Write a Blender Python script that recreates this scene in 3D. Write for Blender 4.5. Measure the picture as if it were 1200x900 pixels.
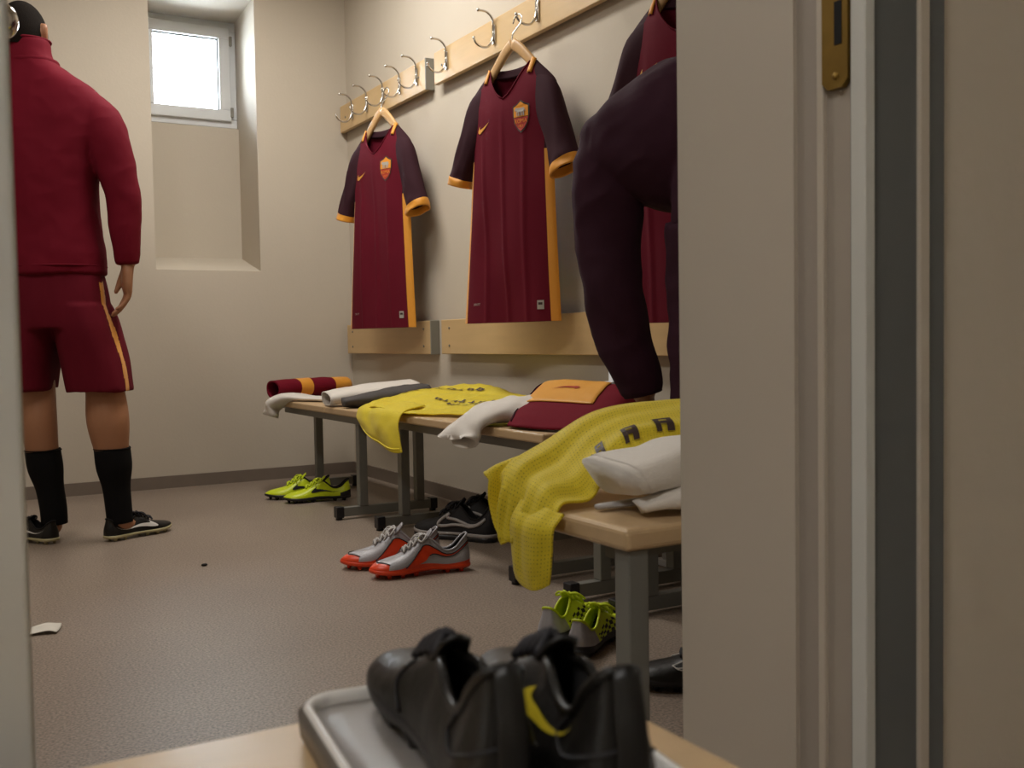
import bpy, bmesh, math, random
import numpy as np
from mathutils import Vector, Matrix, noise
from mathutils.geometry import tessellate_polygon

for o in list(bpy.data.objects):
    bpy.data.objects.remove(o)
S = bpy.context.scene
COL = S.collection
random.seed(7)

# ------------------------------------------------------------------ camera
def camera():
    f, yaw, tilt, roll = 1206.36, .521936, .0436965, -.0168057
    fw = np.array([math.sin(yaw)*math.cos(tilt), math.cos(yaw)*math.cos(tilt), -math.sin(tilt)])
    r0 = np.array([math.cos(yaw), -math.sin(yaw), 0.])
    u0 = np.cross(r0, fw)
    c, s = math.cos(roll), math.sin(roll)
    ri, up = c*r0 + s*u0, -s*r0 + c*u0
    cd = bpy.data.cameras.new('camera')
    cd.sensor_fit = 'HORIZONTAL'; cd.sensor_width = 36.0
    cd.lens = 36.0*f/1200.0
    cd.clip_start = .02; cd.clip_end = 100
    cd.dof.use_dof = True; cd.dof.focus_distance = 3.2; cd.dof.aperture_fstop = 11.0
    o = bpy.data.objects.new('camera', cd); COL.objects.link(o)
    M = Matrix.Identity(4)
    for i in range(3):
        M[i][0], M[i][1], M[i][2] = ri[i], up[i], -fw[i]
    M[0][3], M[1][3], M[2][3] = 0, 0, .68
    o.matrix_world = M
    S.camera = o
camera()

# ------------------------------------------------------------------ light
W = bpy.data.worlds.new('overcast_sky'); S.world = W; W.use_nodes = True
bg = W.node_tree.nodes['Background']
bg.inputs[0].default_value = (.80, .91, 1.0, 1); bg.inputs[1].default_value = 40.0

def area(name, loc, rot, sx, sy, power, col):
    l = bpy.data.lights.new(name, 'AREA'); l.shape = 'RECTANGLE'; l.size = sx; l.size_y = sy
    l.energy = power; l.color = col
    o = bpy.data.objects.new(name, l); COL.objects.link(o)
    o.location = loc; o.rotation_euler = rot
    return o
WARM = (1.0, .955, .89)
area('ceiling_lamp', (1.15, 3.75, 2.56), (0, 0, 0), .3, 1.2, 34, WARM)
area('ceiling_lamp', (-.2, 2.6, 2.56), (0, 0, 0), .3, 1.2, 19, WARM)
area('corridor_lamp', (-.9, -.15, 2.5), (0, 0, 0), .6, .6, 26, (1.0, .97, .94))

S.view_settings.view_transform = 'Standard'; S.view_settings.look = 'None'
S.view_settings.gamma = 1.0; S.view_settings.use_curve_mapping = False
S.view_settings.exposure = -0.10

# ------------------------------------------------------------------ materials
def lin(h):
    h = h.lstrip('#'); r = []
    for i in (0, 2, 4):
        c = int(h[i:i+2], 16)/255
        r.append(c/12.92 if c <= .04045 else ((c+.055)/1.055)**2.4)
    return r
MATS = {}
def mat(name, col, rough=.6, metal=0., var=.10, vscale=8., bump=0., bscale=60., sheen=0., coat=0., spec=.5, kind='noise', stretch=(1, 1, 1), emit=None):
    if name in MATS: return MATS[name]
    m = bpy.data.materials.new(name); m.use_nodes = True
    nt = m.node_tree; N = nt.nodes; L = nt.links
    b = N['Principled BSDF']
    b.inputs['Roughness'].default_value = rough; b.inputs['Metallic'].default_value = metal
    b.inputs['Specular IOR Level'].default_value = spec
    if sheen: b.inputs['Sheen Weight'].default_value = sheen
    if coat: b.inputs['Coat Weight'].default_value = coat; b.inputs['Coat Roughness'].default_value = .25
    tc = N.new('ShaderNodeTexCoord'); mp = N.new('ShaderNodeMapping'); mp.inputs['Scale'].default_value = stretch
    L.new(tc.outputs['Object'], mp.inputs['Vector'])
    n1 = N.new('ShaderNodeTexNoise'); n1.inputs['Scale'].default_value = vscale; n1.inputs['Detail'].default_value = 4
    L.new(mp.outputs[0], n1.inputs['Vector'])
    mx = N.new('ShaderNodeMix'); mx.data_type = 'RGBA'
    a = [c*(1-var) for c in col]; d = [min(1, c*(1+var)) for c in col]
    mx.inputs[6].default_value = (*a, 1); mx.inputs[7].default_value = (*d, 1)
    L.new(n1.outputs['Fac'], mx.inputs[0]); L.new(mx.outputs[2], b.inputs['Base Color'])
    if bump:
        if kind == 'weave':
            n2 = N.new('ShaderNodeTexVoronoi'); n2.inputs['Scale'].default_value = bscale; src = n2.outputs['Distance']
        else:
            n2 = N.new('ShaderNodeTexNoise'); n2.inputs['Scale'].default_value = bscale; n2.inputs['Detail'].default_value = 5; src = n2.outputs['Fac']
        L.new(mp.outputs[0], n2.inputs['Vector'])
        bp = N.new('ShaderNodeBump'); bp.inputs['Strength'].default_value = bump; bp.inputs['Distance'].default_value = .01
        L.new(src, bp.inputs['Height']); L.new(bp.outputs[0], b.inputs['Normal'])
    MATS[name] = m
    return m

def floor_material():
    m = mat('speckled_lino', lin('#786a5e'), .42, var=.0, spec=.45, bump=.015, bscale=260)
    nt = m.node_tree; N = nt.nodes; L = nt.links; b = N['Principled BSDF']
    tc = N.new('ShaderNodeTexCoord')
    def ramp(scale, c0, c1, p0, p1, typ='ShaderNodeTexNoise', det=3):
        n = N.new(typ); n.inputs['Scale'].default_value = scale
        if typ == 'ShaderNodeTexNoise': n.inputs['Detail'].default_value = det
        L.new(tc.outputs['Object'], n.inputs['Vector'])
        r = N.new('ShaderNodeValToRGB'); r.color_ramp.elements[0].position = p0; r.color_ramp.elements[1].position = p1
        r.color_ramp.elements[0].color = (*c0, 1); r.color_ramp.elements[1].color = (*c1, 1)
        L.new(n.outputs[0], r.inputs[0]); return r.outputs[0]
    base = ramp(2.2, lin('#83766b'), lin('#8c7f73'), .3, .7)
    spk = ramp(190, (.42, .42, .42), (1.72, 1.66, 1.6), .30, .72, det=3)
    mx = N.new('ShaderNodeMix'); mx.data_type = 'RGBA'; mx.blend_type = 'MULTIPLY'; mx.inputs[0].default_value = .85
    L.new(base, mx.inputs[6]); L.new(spk, mx.inputs[7]); L.new(mx.outputs[2], b.inputs['Base Color'])
    return m

def wood_material(name, c, dark=.82, axis=(1.2, 14, 14)):
    m = mat(name, lin(c), .45, var=.12, vscale=3.0, bump=.03, bscale=30, stretch=axis, coat=.15)
    return m

M_WALL = mat('painted_plaster', lin('#c6bcac'), .8, var=.03, vscale=2.5, bump=.05, bscale=90, spec=.3)
M_CEIL = mat('ceiling_paint', lin('#d8d0c2'), .9, var=.02)
M_FLOOR = floor_material()
M_SKIRT = mat('skirting_vinyl', lin('#7a6e63'), .5, var=.08, vscale=20)
M_FRAME = mat('painted_door_frame', lin('#b9afa0'), .55, var=.04, vscale=5, bump=.02, bscale=50)
M_FRAMEL = mat('pale_grey_paint', lin('#c2c2bc'), .5, var=.03, vscale=5)
M_GREYF = mat('dark_grey_paint', lin('#5d605f'), .45, var=.06, vscale=6)
M_PVC = mat('white_pvc', lin('#dfe2e4'), .35, var=.02)
M_GASK = mat('dark_gasket', lin('#4a4a48'), .7)
M_BRASS = mat('worn_brass', lin('#96783a'), .38, metal=.85, var=.22, vscale=40)
M_HOLE = mat('black_void', (.006, .005, .005), .9)
M_CHROME = mat('chrome', (.62, .60, .57), .18, metal=1., var=.03)
M_STEEL = mat('grey_powder_coat', lin('#77766f'), .45, var=.06, vscale=20, metal=.1)
M_CAPGREY = mat('grey_plastic', lin('#8a877d'), .5)
M_BLACKP = mat('black_plastic', lin('#17161a'), .4)
M_BEECH = wood_material('beech_rail', '#cbac7c', axis=(8, 1.2, 12))
M_BENCH = wood_material('beech_bench', '#c0a37c', axis=(10, 1.5, 10))
M_BENCHX = wood_material('beech_bench_cross', '#c0a37c', axis=(1.5, 10, 10))
M_HANG = wood_material('hanger_wood', '#c9a06c')
M_MAROON = mat('maroon_polyester', lin('#600c20'), .85, spec=.18, var=.10, vscale=6, bump=.03, bscale=900, kind='weave')
M_MAROON2 = mat('maroon_knit', lin('#6c0b20'), .85, spec=.18, var=.10, vscale=5, bump=.06, bscale=600, kind='weave')
M_SHORTS = mat('maroon_short_cloth', lin('#620c1e'), .85, spec=.18, var=.1, vscale=6, bump=.05, bscale=600, kind='weave')
M_AUBER = mat('aubergine_polyester', lin('#361c24'), .85, spec=.18, var=.12, vscale=7, bump=.03, bscale=900, kind='weave')
M_TRACK = mat('dark_plum_tracksuit', lin('#351927'), .85, spec=.18, var=.22, vscale=5, bump=.05, bscale=500, kind='weave')
M_ORANGE = mat('amber_trim', lin('#dc9424'), .6, var=.06, sheen=.2)
M_SWOOSH = mat('amber_print', lin('#d99a3a'), .5, var=.05)
M_CREST_R = mat('crest_red', lin('#a8301f'), .55)
M_CREST_O = mat('crest_orange', lin('#dd8f22'), .55)
M_GREYPRINT = mat('grey_print', lin('#a7a29a'), .55)
M_DARKPRINT = mat('dark_print', lin('#3a2a26'), .6)
M_YEL = mat('yellow_mesh_cloth', lin('#f0dc2e'), .7, var=.12, vscale=18, bump=.25, bscale=220, kind='weave', sheen=.2)
M_WHITE = mat('white_cotton', lin('#dcd6ce'), .85, var=.06, vscale=10, bump=.15, bscale=350, sheen=.3)
M_GREYC = mat('charcoal_cotton', lin('#4b4746'), .85, var=.15, vscale=16, bump=.15, bscale=250)
M_SKIN = mat('skin', lin('#a87656'), .5, var=.08, vscale=14, bump=.03, bscale=120)
M_HAIR = mat('dark_hair', lin('#150f0a'), .95, spec=.15, var=.35, vscale=60, bump=.3, bscale=300)
M_SOCKB = mat('black_sock', lin('#0d0c0d'), .85, spec=.18, var=.1, bump=.1, bscale=300)
M_BLEATH = mat('black_leather', lin('#141210'), .42, var=.3, vscale=25, bump=.14, bscale=70, coat=.05, spec=.32)
M_BLACKF = mat('black_textile', lin('#141215'), .7, var=.2, vscale=20, bump=.1, bscale=200)
M_LINING = mat('black_lining', lin('#100e0e'), .9, var=.1)
M_NEON = mat('neon_yellow_synthetic', lin('#c5d516'), .42, var=.10, vscale=16, bump=.05, bscale=120)
M_SILV = mat('silver_grey_synthetic', lin('#a3a1a6'), .42, var=.16, vscale=40, bump=.12, bscale=160, metal=.05)
M_ORSOLE = mat('bright_orange_plastic', lin('#e2441c'), .35, var=.06, vscale=20)
M_SOLEW = mat('yellowed_white_plastic', lin('#b7ae86'), .4, var=.2, vscale=25)
M_SOLEG = mat('grey_midsole', lin('#aaa6a4'), .5, var=.1)
M_WSW = mat('white_print', lin('#d6d2cc'), .45, var=.03)
M_BSW = mat('black_print', lin('#14161a'), .5)
M_YSW = mat('yellow_stitch', lin('#b9a51c'), .5)
M_LACEG = mat('pale_grey_lace', lin('#bdbab8'), .8)
M_LACEB = mat('black_lace', lin('#15131a'), .7)
M_LACEY = mat('neon_lace', lin('#c3d31f'), .7)
M_TRAY = mat('dull_silver_lid', lin('#aaa5a0'), .36, metal=.35, var=.16, vscale=12, bump=.02, bscale=30)
M_TRAYS = mat('dark_tray_side', lin('#5d5751'), .4, var=.1)
M_TRAYR = mat('pale_tray_rim', lin('#c9c6c1'), .35)
M_PAPER = mat('white_paper', lin('#d8d3c8'), .8)

# ------------------------------------------------------------------ mesh helpers
def tag(o, label, cat, group=None, kind=None):
    if label: o['label'] = label
    if cat: o['category'] = cat
    if group: o['group'] = group
    if kind: o['kind'] = kind
    return o
def mk(name, V, F, m, parent=None, org=None, smooth=True, mats=None, fm=None):
    V = np.asarray(V, float)
    if org is not None: V = V - np.asarray(org, float)
    me = bpy.data.meshes.new(name)
    me.from_pydata([tuple(v) for v in V], [], [tuple(int(i) for i in f) for f in F])
    for k in (mats or [m]): me.materials.append(k)
    if fm is not None: me.polygons.foreach_set('material_index', list(fm))
    me.polygons.foreach_set('use_smooth', [smooth]*len(me.polygons))
    me.update()
    o = bpy.data.objects.new(name, me); COL.objects.link(o)
    if parent is not None: o.parent = parent
    elif org is not None: o.location = org
    return o
def root(name, loc, label, cat, group=None, rz=0):
    o = bpy.data.objects.new(name, None); COL.objects.link(o); o.location = loc; o.rotation_euler = (0, 0, rz)
    o.empty_display_size = .05
    return tag(o, label, cat, group)
class MB:
    def __init__(s): s.V = []; s.F = []; s.M = []
    def add(s, V, F, m=0):
        k = len(s.V); s.V += [tuple(v) for v in V]; s.F += [tuple(i+k for i in f) for f in F]; s.M += [m]*len(F); return s
    def box(s, a, b, m=0, bev=0.):
        if bev <= 0:
            x0, y0, z0 = a; x1, y1, z1 = b
            V = [(x0,y0,z0),(x1,y0,z0),(x1,y1,z0),(x0,y1,z0),(x0,y0,z1),(x1,y0,z1),(x1,y1,z1),(x0,y1,z1)]
            return s.add(V, [(0,3,2,1),(4,5,6,7),(0,1,5,4),(1,2,6,5),(2,3,7,6),(3,0,4,7)], m)
        bm = bmesh.new(); bmesh.ops.create_cube(bm, size=1)
        for v in bm.verts:
            v.co = Vector([(a[i]+b[i])/2 + v.co[i]*(b[i]-a[i]) for i in range(3)])
        bmesh.ops.bevel(bm, geom=list(bm.edges), offset=bev, segments=3, profile=.5, affect='EDGES')
        bm.verts.index_update()
        s.add([v.co for v in bm.verts], [[v.index for v in f.verts] for f in bm.faces], m); bm.free(); return s
    def prism(s, poly, z0, z1, m=0):
        n = len(poly)
        V = [(p[0], p[1], z0) for p in poly] + [(p[0], p[1], z1) for p in poly]
        F = [tuple(range(n))[::-1], tuple(range(n, 2*n))] + [(i, (i+1) % n, (i+1) % n+n, i+n) for i in range(n)]
        return s.add(V, F, m)
    def tube(s, pts, r, n=8, m=0, cap=True):
        V, F = tube(pts, r, n, cap); return s.add(V, F, m)
    def build(s, name, m, parent=None, org=None, smooth=False, mats=None):
        return mk(name, s.V, s.F, m, parent, org, smooth, mats, s.M if mats else None)
def tube(pts, r, n=8, cap=True):
    P = [np.array(p, float) for p in pts]; k = len(P)
    R = [r]*k if np.isscalar(r) else list(r)
    V = []; F = []
    t0 = P[1]-P[0]; t0 /= np.linalg.norm(t0)
    a = np.array([0, 0, 1.]) if abs(t0[2]) < .9 else np.array([1., 0, 0])
    nx = np.cross(t0, a); nx /= np.linalg.norm(nx)
    for i in range(k):
        t = P[min(i+1, k-1)]-P[max(i-1, 0)]; t /= np.linalg.norm(t)+1e-12
        nx = nx - t*(nx@t); nx /= np.linalg.norm(nx)+1e-12; ny = np.cross(t, nx)
        for j in range(n):
            q = 2*math.pi*j/n; V.append(P[i]+R[i]*(math.cos(q)*nx+math.sin(q)*ny))
    for i in range(k-1):
        for j in range(n):
            F.append((i*n+j, i*n+(j+1) % n, (i+1)*n+(j+1) % n, (i+1)*n+j))
    if cap: F += [tuple(range(n))[::-1], tuple(range((k-1)*n, k*n))]
    return V, F
def crom(pts, n):
    """smooth curve through points, n samples, spaced by chord length"""
    P = np.array(pts, float); d = np.r_[0, np.cumsum(np.linalg.norm(np.diff(P, axis=0), axis=1)+1e-9)]
    return interp(d/d[-1], P, np.linspace(0, 1, n))
def interp(ts, P, q):
    """monotone-ish cubic Hermite interpolation of rows of P at parameters ts"""
    ts = np.asarray(ts, float); P = np.asarray(P, float)
    if P.ndim == 1: return interp(ts, P[:, None], q)[:, 0]
    n = len(ts); m = np.zeros_like(P)
    for i in range(n):
        if i == 0: m[i] = (P[1]-P[0])/(ts[1]-ts[0])
        elif i == n-1: m[i] = (P[-1]-P[-2])/(ts[-1]-ts[-2])
        else:
            h0, h1 = ts[i]-ts[i-1], ts[i+1]-ts[i]
            m[i] = ((P[i]-P[i-1])/h0*h1 + (P[i+1]-P[i])/h1*h0)/(h0+h1)
    q = np.clip(np.asarray(q, float), ts[0], ts[-1])
    k = np.clip(np.searchsorted(ts, q, side='right')-1, 0, n-2)
    h = ts[k+1]-ts[k]; x = ((q-ts[k])/h)[:, None]; h = h[:, None]
    return (2*x**3-3*x**2+1)*P[k] + (x**3-2*x**2+x)*h*m[k] + (-2*x**3+3*x**2)*P[k+1] + (x**3-x**2)*h*m[k+1]
def grid_faces(nu, nv, flip=False, wrap=False):
    F = []
    for i in range(nu-1):
        for j in range(nv if wrap else nv-1):
            k = (j+1) % nv
            q = (i*nv+j, i*nv+k, (i+1)*nv+k, (i+1)*nv+j)
            F.append(q[::-1] if flip else q)
    return F
def patch(ctrl, nu, nv):
    """smooth surface through a rectangular net of 3-D points -> (nu,nv,3)"""
    C = np.array(ctrl, float); a, b = C.shape[:2]
    R = np.stack([interp(np.linspace(0, 1, b), C[i], np.linspace(0, 1, nv)) for i in range(a)])
    return np.stack([interp(np.linspace(0, 1, a), R[:, j], np.linspace(0, 1, nu)) for j in range(nv)], 1)
def normals(G):
    du = np.gradient(G, axis=0); dv = np.gradient(G, axis=1); n = np.cross(du, dv)
    return n/(np.linalg.norm(n, axis=2, keepdims=True)+1e-12)
def nz(p, s=1., seed=0.):
    return noise.noise(Vector((p[0]*s+seed, p[1]*s+seed*1.7, p[2]*s-seed)))
def sheet(G, th, tex=None):
    """thick cloth from a surface grid: both sides and the rim"""
    nu, nv = G.shape[:2]; N = normals(G); A = (G+N*th/2).reshape(-1, 3); B = (G-N*th/2).reshape(-1, 3)
    V = np.r_[A, B]; k = nu*nv; F = grid_faces(nu, nv)+[tuple(i+k for i in f[::-1]) for f in grid_faces(nu, nv)]
    rim = [i*nv for i in range(nu)] + [(nu-1)*nv+j for j in range(1, nv)] + [i*nv+nv-1 for i in range(nu-2, -1, -1)] + [j for j in range(nv-2, 0, -1)]
    for a, b in zip(rim, rim[1:]+rim[:1]): F.append((a, b, b+k, a+k))
    return V, F
def loft(rings, cap0=True, cap1=True):
    n = len(rings[0]); V = np.concatenate(rings); F = grid_faces(len(rings), n, wrap=True)
    if cap0: F.append(tuple(range(n))[::-1])
    if cap1: F.append(tuple(range((len(rings)-1)*n, len(rings)*n)))
    return V, F
def ring(c, ax, ay, n=20, e=2.0):
    q = np.linspace(0, 2*math.pi, n, endpoint=False); cc, ss = np.cos(q), np.sin(q)
    x = np.sign(cc)*np.abs(cc)**(2/e); y = np.sign(ss)*np.abs(ss)**(2/e)
    return np.array(c)+x[:, None]*np.array(ax)+y[:, None]*np.array(ay)
def limb(pts, rad, n=16, steps=24, sq=1.0):
    P = crom(pts, steps); d = np.r_[0, np.cumsum(np.linalg.norm(np.diff(np.array(pts, float), axis=0), axis=1))]
    r = interp(d/d[-1], np.array(rad, float), np.linspace(0, 1, steps))
    return tube(P, r, n)
def ball(c, r, n=16, m=10):
    V = []; F = []
    r = (r, r, r) if np.isscalar(r) else r
    V.append((c[0], c[1], c[2]-r[2]))
    for i in range(1, m):
        t = math.pi*i/m-math.pi/2
        for j in range(n):
            q = 2*math.pi*j/n
            V.append((c[0]+r[0]*math.cos(t)*math.cos(q), c[1]+r[1]*math.cos(t)*math.sin(q), c[2]+r[2]*math.sin(t)))
    V.append((c[0], c[1], c[2]+r[2]))
    for j in range(n): F.append((0, 1+(j+1) % n, 1+j))
    for i in range(m-2):
        for j in range(n): F.append((1+i*n+j, 1+i*n+(j+1) % n, 1+(i+1)*n+(j+1) % n, 1+(i+1)*n+j))
    e = len(V)-1
    for j in range(n): F.append((e, 1+(m-2)*n+j, 1+(m-2)*n+(j+1) % n))
    return V, F
def fuse(shapes, voxel, smooth=6, fac=.5):
    """several closed shapes -> one continuous skin (voxel union, relaxed)"""
    b = MB()
    for V, F in shapes: b.add(V, F)
    me = bpy.data.meshes.new('tmp'); me.from_pydata(b.V, [], b.F); me.update()
    o = bpy.data.objects.new('tmp', me); COL.objects.link(o)
    bm = bmesh.new(); bm.from_mesh(me); bmesh.ops.recalc_face_normals(bm, faces=bm.faces); bm.to_mesh(me); bm.free()
    r = o.modifiers.new('r', 'REMESH'); r.mode = 'VOXEL'; r.voxel_size = voxel
    if smooth:
        s = o.modifiers.new('s', 'SMOOTH'); s.factor = fac; s.iterations = smooth
    dg = bpy.context.evaluated_depsgraph_get()
    ev = o.evaluated_get(dg); em = ev.to_mesh()
    V = np.empty(len(em.vertices)*3); em.vertices.foreach_get('co', V); V = V.reshape(-1, 3).copy()
    N = np.empty(len(em.vertices)*3); em.vertices.foreach_get('normal', N); N = N.reshape(-1, 3).copy()
    F = [tuple(p.vertices) for p in em.polygons]
    ev.to_mesh_clear(); bpy.data.objects.remove(o); bpy.data.meshes.remove(me)
    return V, F, N
def split_faces(V, F, test):
    """faces whose centre passes test(centre) -> own compact mesh; returns (Va,Fa),(Vb,Fb)"""
    V = np.asarray(V); A = []; B = []
    for f in F: (A if test(V[list(f)].mean(0)) else B).append(f)
    out = []
    for FF in (A, B):
        ids = sorted({i for f in FF for i in f}); mp = {i: k for k, i in enumerate(ids)}
        out.append((V[ids] if ids else np.zeros((0, 3)), [tuple(mp[i] for i in f) for f in FF]))
    return out
# fat-hooked tick outline as two matching edges (x 0..1, y 0..1)
def swoosh(n=22):
    lo = crom([(.17, .80), (.06, .55), (.0, .26), (.03, .07), (.13, .0), (.30, .07), (.58, .36), (1.0, .92)], n)
    hi = crom([(.17, .80), (.155, .68), (.15, .56), (.17, .47), (.23, .43), (.36, .46), (.62, .62), (1.0, .93)], n)
    return lo, hi
def strip_mesh(lo, hi, k, fn):
    G = np.stack([lo+(hi-lo)*t for t in np.linspace(0, 1, k)], 1)
    V = [fn(*p) for p in G.reshape(-1, 2)]
    return V, grid_faces(len(lo), k)
def poly_mesh(poly, fn):
    T = tessellate_polygon([[Vector((p[0], p[1], 0)) for p in poly]])
    return [fn(*p) for p in poly], [tuple(t) for t in T]

# ------------------------------------------------------------------ setting
XW, YB, HC = 1.947, 5.04, 2.6
def struct(name, mb, m, parent=None, smooth=False, mats=None, label=None):
    o = mb.build(name, m, parent, smooth=smooth, mats=mats)
    if parent is None: o['kind'] = 'structure'
    if label: o['label'] = label
    return o
struct('floor', MB().box((-2.2, -2.2, -.1), (XW+.6, 5.7, 0)), M_FLOOR, label='brown speckled vinyl floor')
struct('ceiling', MB().box((-2.2, -2.2, HC), (XW+.6, 5.7, HC+.1)), M_CEIL, label='pale painted ceiling')
struct('wall_right', MB().box((XW, .9, 0), (XW+.2, YB+.5, HC)), M_WALL, label='cream plaster wall behind the hanging jerseys')
struct('wall_left', MB().box((-1.9, 1.0, 0), (-1.7, YB+.5, HC)), M_WALL, label='cream wall on the left side of the changing room')
wb = MB()
RX0, RX1, RY = .98, 1.478, 5.49
wb.box((-1.9, YB, 0), (RX0, RY+.25, HC))
wb.prism([(RX1, YB), (XW+.2, YB), (XW+.2, RY+.25), (1.512, RY+.25), (1.512, RY)], 0, HC)
wb.prism([(RX0, YB), (RX1, YB), (1.512, RY), (1.512, RY+.25), (RX0, RY+.25)], 0, 1.035)
# sloping sill of the niche
wb.add([(RX0, YB, 1.035), (RX1, YB, 1.035), (1.512, RY, 1.035), (RX0, RY, 1.035), (1.512, RY, 1.13), (RX0, RY, 1.13)],
       [(0, 1, 4, 5), (0, 5, 3), (1, 2, 4), (0, 3, 2, 1), (2, 3, 5, 4)])
wb.box((RX0, RY, 1.035), (1.512, RY+.25, 1.815))
wb.prism([(RX0, YB), (RX1, YB), (1.512, RY), (1.512, RY+.25), (RX0, RY+.25)], 2.375, HC)
struct('wall_back', wb, M_WALL, label='cream back wall with a deep window niche')
sk = MB(); sk.box((-1.7, YB-.012, 0), (XW, YB, .058))
struct('baseboard_back', sk, M_SKIRT, label='brown vinyl skirting along the back wall')
struct('baseboard_right', MB().box((XW-.012, 1.04, 0), (XW, YB-.012, .058)), M_SKIRT, label='brown vinyl skirting under the benches')

# window in the niche
def bar_frame(mb, x0, x1, z0, z1, w, y0, y1, bev=.004):
    mb.box((x0, y0, z0), (x1, y1, z0+w), bev=bev); mb.box((x0, y0, z1-w), (x1, y1, z1), bev=bev)
    mb.box((x0, y0, z0+w), (x0+w, y1, z1-w), bev=bev); mb.box((x1-w, y0, z0+w), (x1, y1, z1-w), bev=bev)
wf = MB(); bar_frame(wf, .99, 1.508, 1.818, 2.37, .045, 5.50, 5.57)
win = struct('window_1', wf, M_PVC, label='small square white plastic window high in the niche')
sf = MB(); bar_frame(sf, 1.025, 1.473, 1.85, 2.335, .058, 5.475, 5.54)
struct('window_sash', sf, M_PVC, win)
gk = MB(); bar_frame(gk, 1.081, 1.417, 1.906, 2.279, .006, 5.50, 5.515, 0)
struct('glazing_gasket', gk, M_GASK, win)
gm = bpy.data.materials.new('window_glass'); gm.use_nodes = True
nt = gm.node_tree; nt.nodes.remove(nt.nodes['Principled BSDF'])
tb = nt.nodes.new('ShaderNodeBsdfTransparent'); gl = nt.nodes.new('ShaderNodeBsdfGlossy'); ms = nt.nodes.new('ShaderNodeMixShader')
fr = nt.nodes.new('ShaderNodeFresnel'); gl.inputs['Roughness'].default_value = .03
nt.links.new(fr.outputs[0], ms.inputs[0]); nt.links.new(tb.outputs[0], ms.inputs[1]); nt.links.new(gl.outputs[0], ms.inputs[2])
nt.links.new(ms.outputs[0], nt.nodes['Material Output'].inputs[0])
struct('window_pane', MB().box((1.08, 5.512, 1.905), (1.418, 5.518, 2.28)), gm, win)
hd = MB(); hd.box((1.043, 5.462, 2.05), (1.066, 5.476, 2.12), bev=.003); hd.box((1.046, 5.44, 1.99), (1.063, 5.452, 2.095), bev=.004); hd.box((1.049, 5.452, 2.078), (1.06, 5.465, 2.092))
struct('window_handle', hd, M_PVC, win, smooth=False)
for z in (1.87, 2.24):
    struct('window_hinge', MB().box((1.468, 5.468, z), (1.484, 5.482, z+.05), bev=.003), M_CAPGREY, win)

# near wall with the doorway (camera stands in the corridor)
Y0, Y1, XJ, XL = .745, 1.043, .85, .058
wn = MB()
wn.box((XJ+.012, Y0+.012, 0), (XW+.2, Y1, HC)); wn.box((-1.9, Y0+.012, 0), (XL-.012, Y1, HC)); wn.box((XL-.012, Y0+.012, 2.12), (XJ+.012, Y1, HC))
struct('wall_front', wn, M_WALL, label='cream wall holding the doorway')
cw = MB(); cw.box((-2.2, -2.2, 0), (-2.0, .757, HC)); cw.box((-2.0, -2.2, 0), (2.4, -2.0, HC)); cw.box((2.2, -2.0, 0), (2.4, .757, HC))
struct('wall_corridor', cw, M_WALL, label='corridor walls behind the doorway')
# right door frame: lining, rebate strip, beads, dark grey casing
tf = MB()
tf.box((XJ, .842, 0), (XJ+.012, Y1, 2.12))
fr_r = struct('trim_1', tf, M_FRAME, label='pale door frame right of the doorway')
struct('rebate_strip', MB().box((XJ+.006, .808, 0), (XJ+.014, .842, 2.12)), mat('rebate_paint', lin('#9d9388'), .6, var=.05), fr_r)
struct('frame_bead', MB().box((XJ-.001, .798, 0), (XJ+.012, .808, 2.12), bev=.002), M_FRAME, fr_r)
struct('strike_channel', MB().box((XJ+.005, .761, 0), (XJ+.014, .798, 2.12)), mat('channel_paint', lin('#a0968a'), .6, var=.05), fr_r)
struct('frame_corner', MB().box((XJ-.001, Y0-.004, 0), (XJ+.014, .761, 2.12), bev=.002), M_FRAMEL, fr_r)
struct('casing', MB().box((XJ+.004, Y0+.002, 0), (.935, Y0+.02, 2.2)), M_GREYF, fr_r, label='dark grey door casing')
struct('casing_bead', MB().box((.935, Y0-.003, 0), (.951, Y0+.02, 2.2), bev=.002), M_FRAME, fr_r)
struct('casing_edge', MB().box((.951, Y0+.002, 0), (.980, Y0+.02, 2.2)), M_GREYF, fr_r, label='dark grey outer edge of the casing')
sp = MB(); q = .0025
zb, zt, ya, yb = .938, 1.18, .7625, .7975
sp.add([(XJ+.004, y, z) for y, z in [(ya, zb+.008), (ya+.008, zb), (yb-.008, zb), (yb, zb+.008), (yb, zt-.008), (yb-.008, zt), (ya+.008, zt), (ya, zt-.008)]] +
       [(XJ-.003, y, z) for y, z in [(ya, zb+.008), (ya+.008, zb), (yb-.008, zb), (yb, zb+.008), (yb, zt-.008), (yb-.008, zt), (ya+.008, zt), (ya, zt-.008)]],
       [tuple(range(8)), tuple(range(8, 16))[::-1]] + [(i, i+8, (i+1) % 8+8, (i+1) % 8) for i in range(8)])
spo = struct('strike_plate', sp, M_BRASS, fr_r, label='worn brass strike plate')
struct('latch_slot', MB().box((XJ-.0036, .770, .983), (XJ-.0028, .780, 1.028)), M_HOLE, spo)
V, F = tube([(XJ-.0028, .779, .951), (XJ-.0045, .779, .951)], [.0045, .0035], 10)
mk('screw', V, F, M_BRASS, spo)
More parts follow.
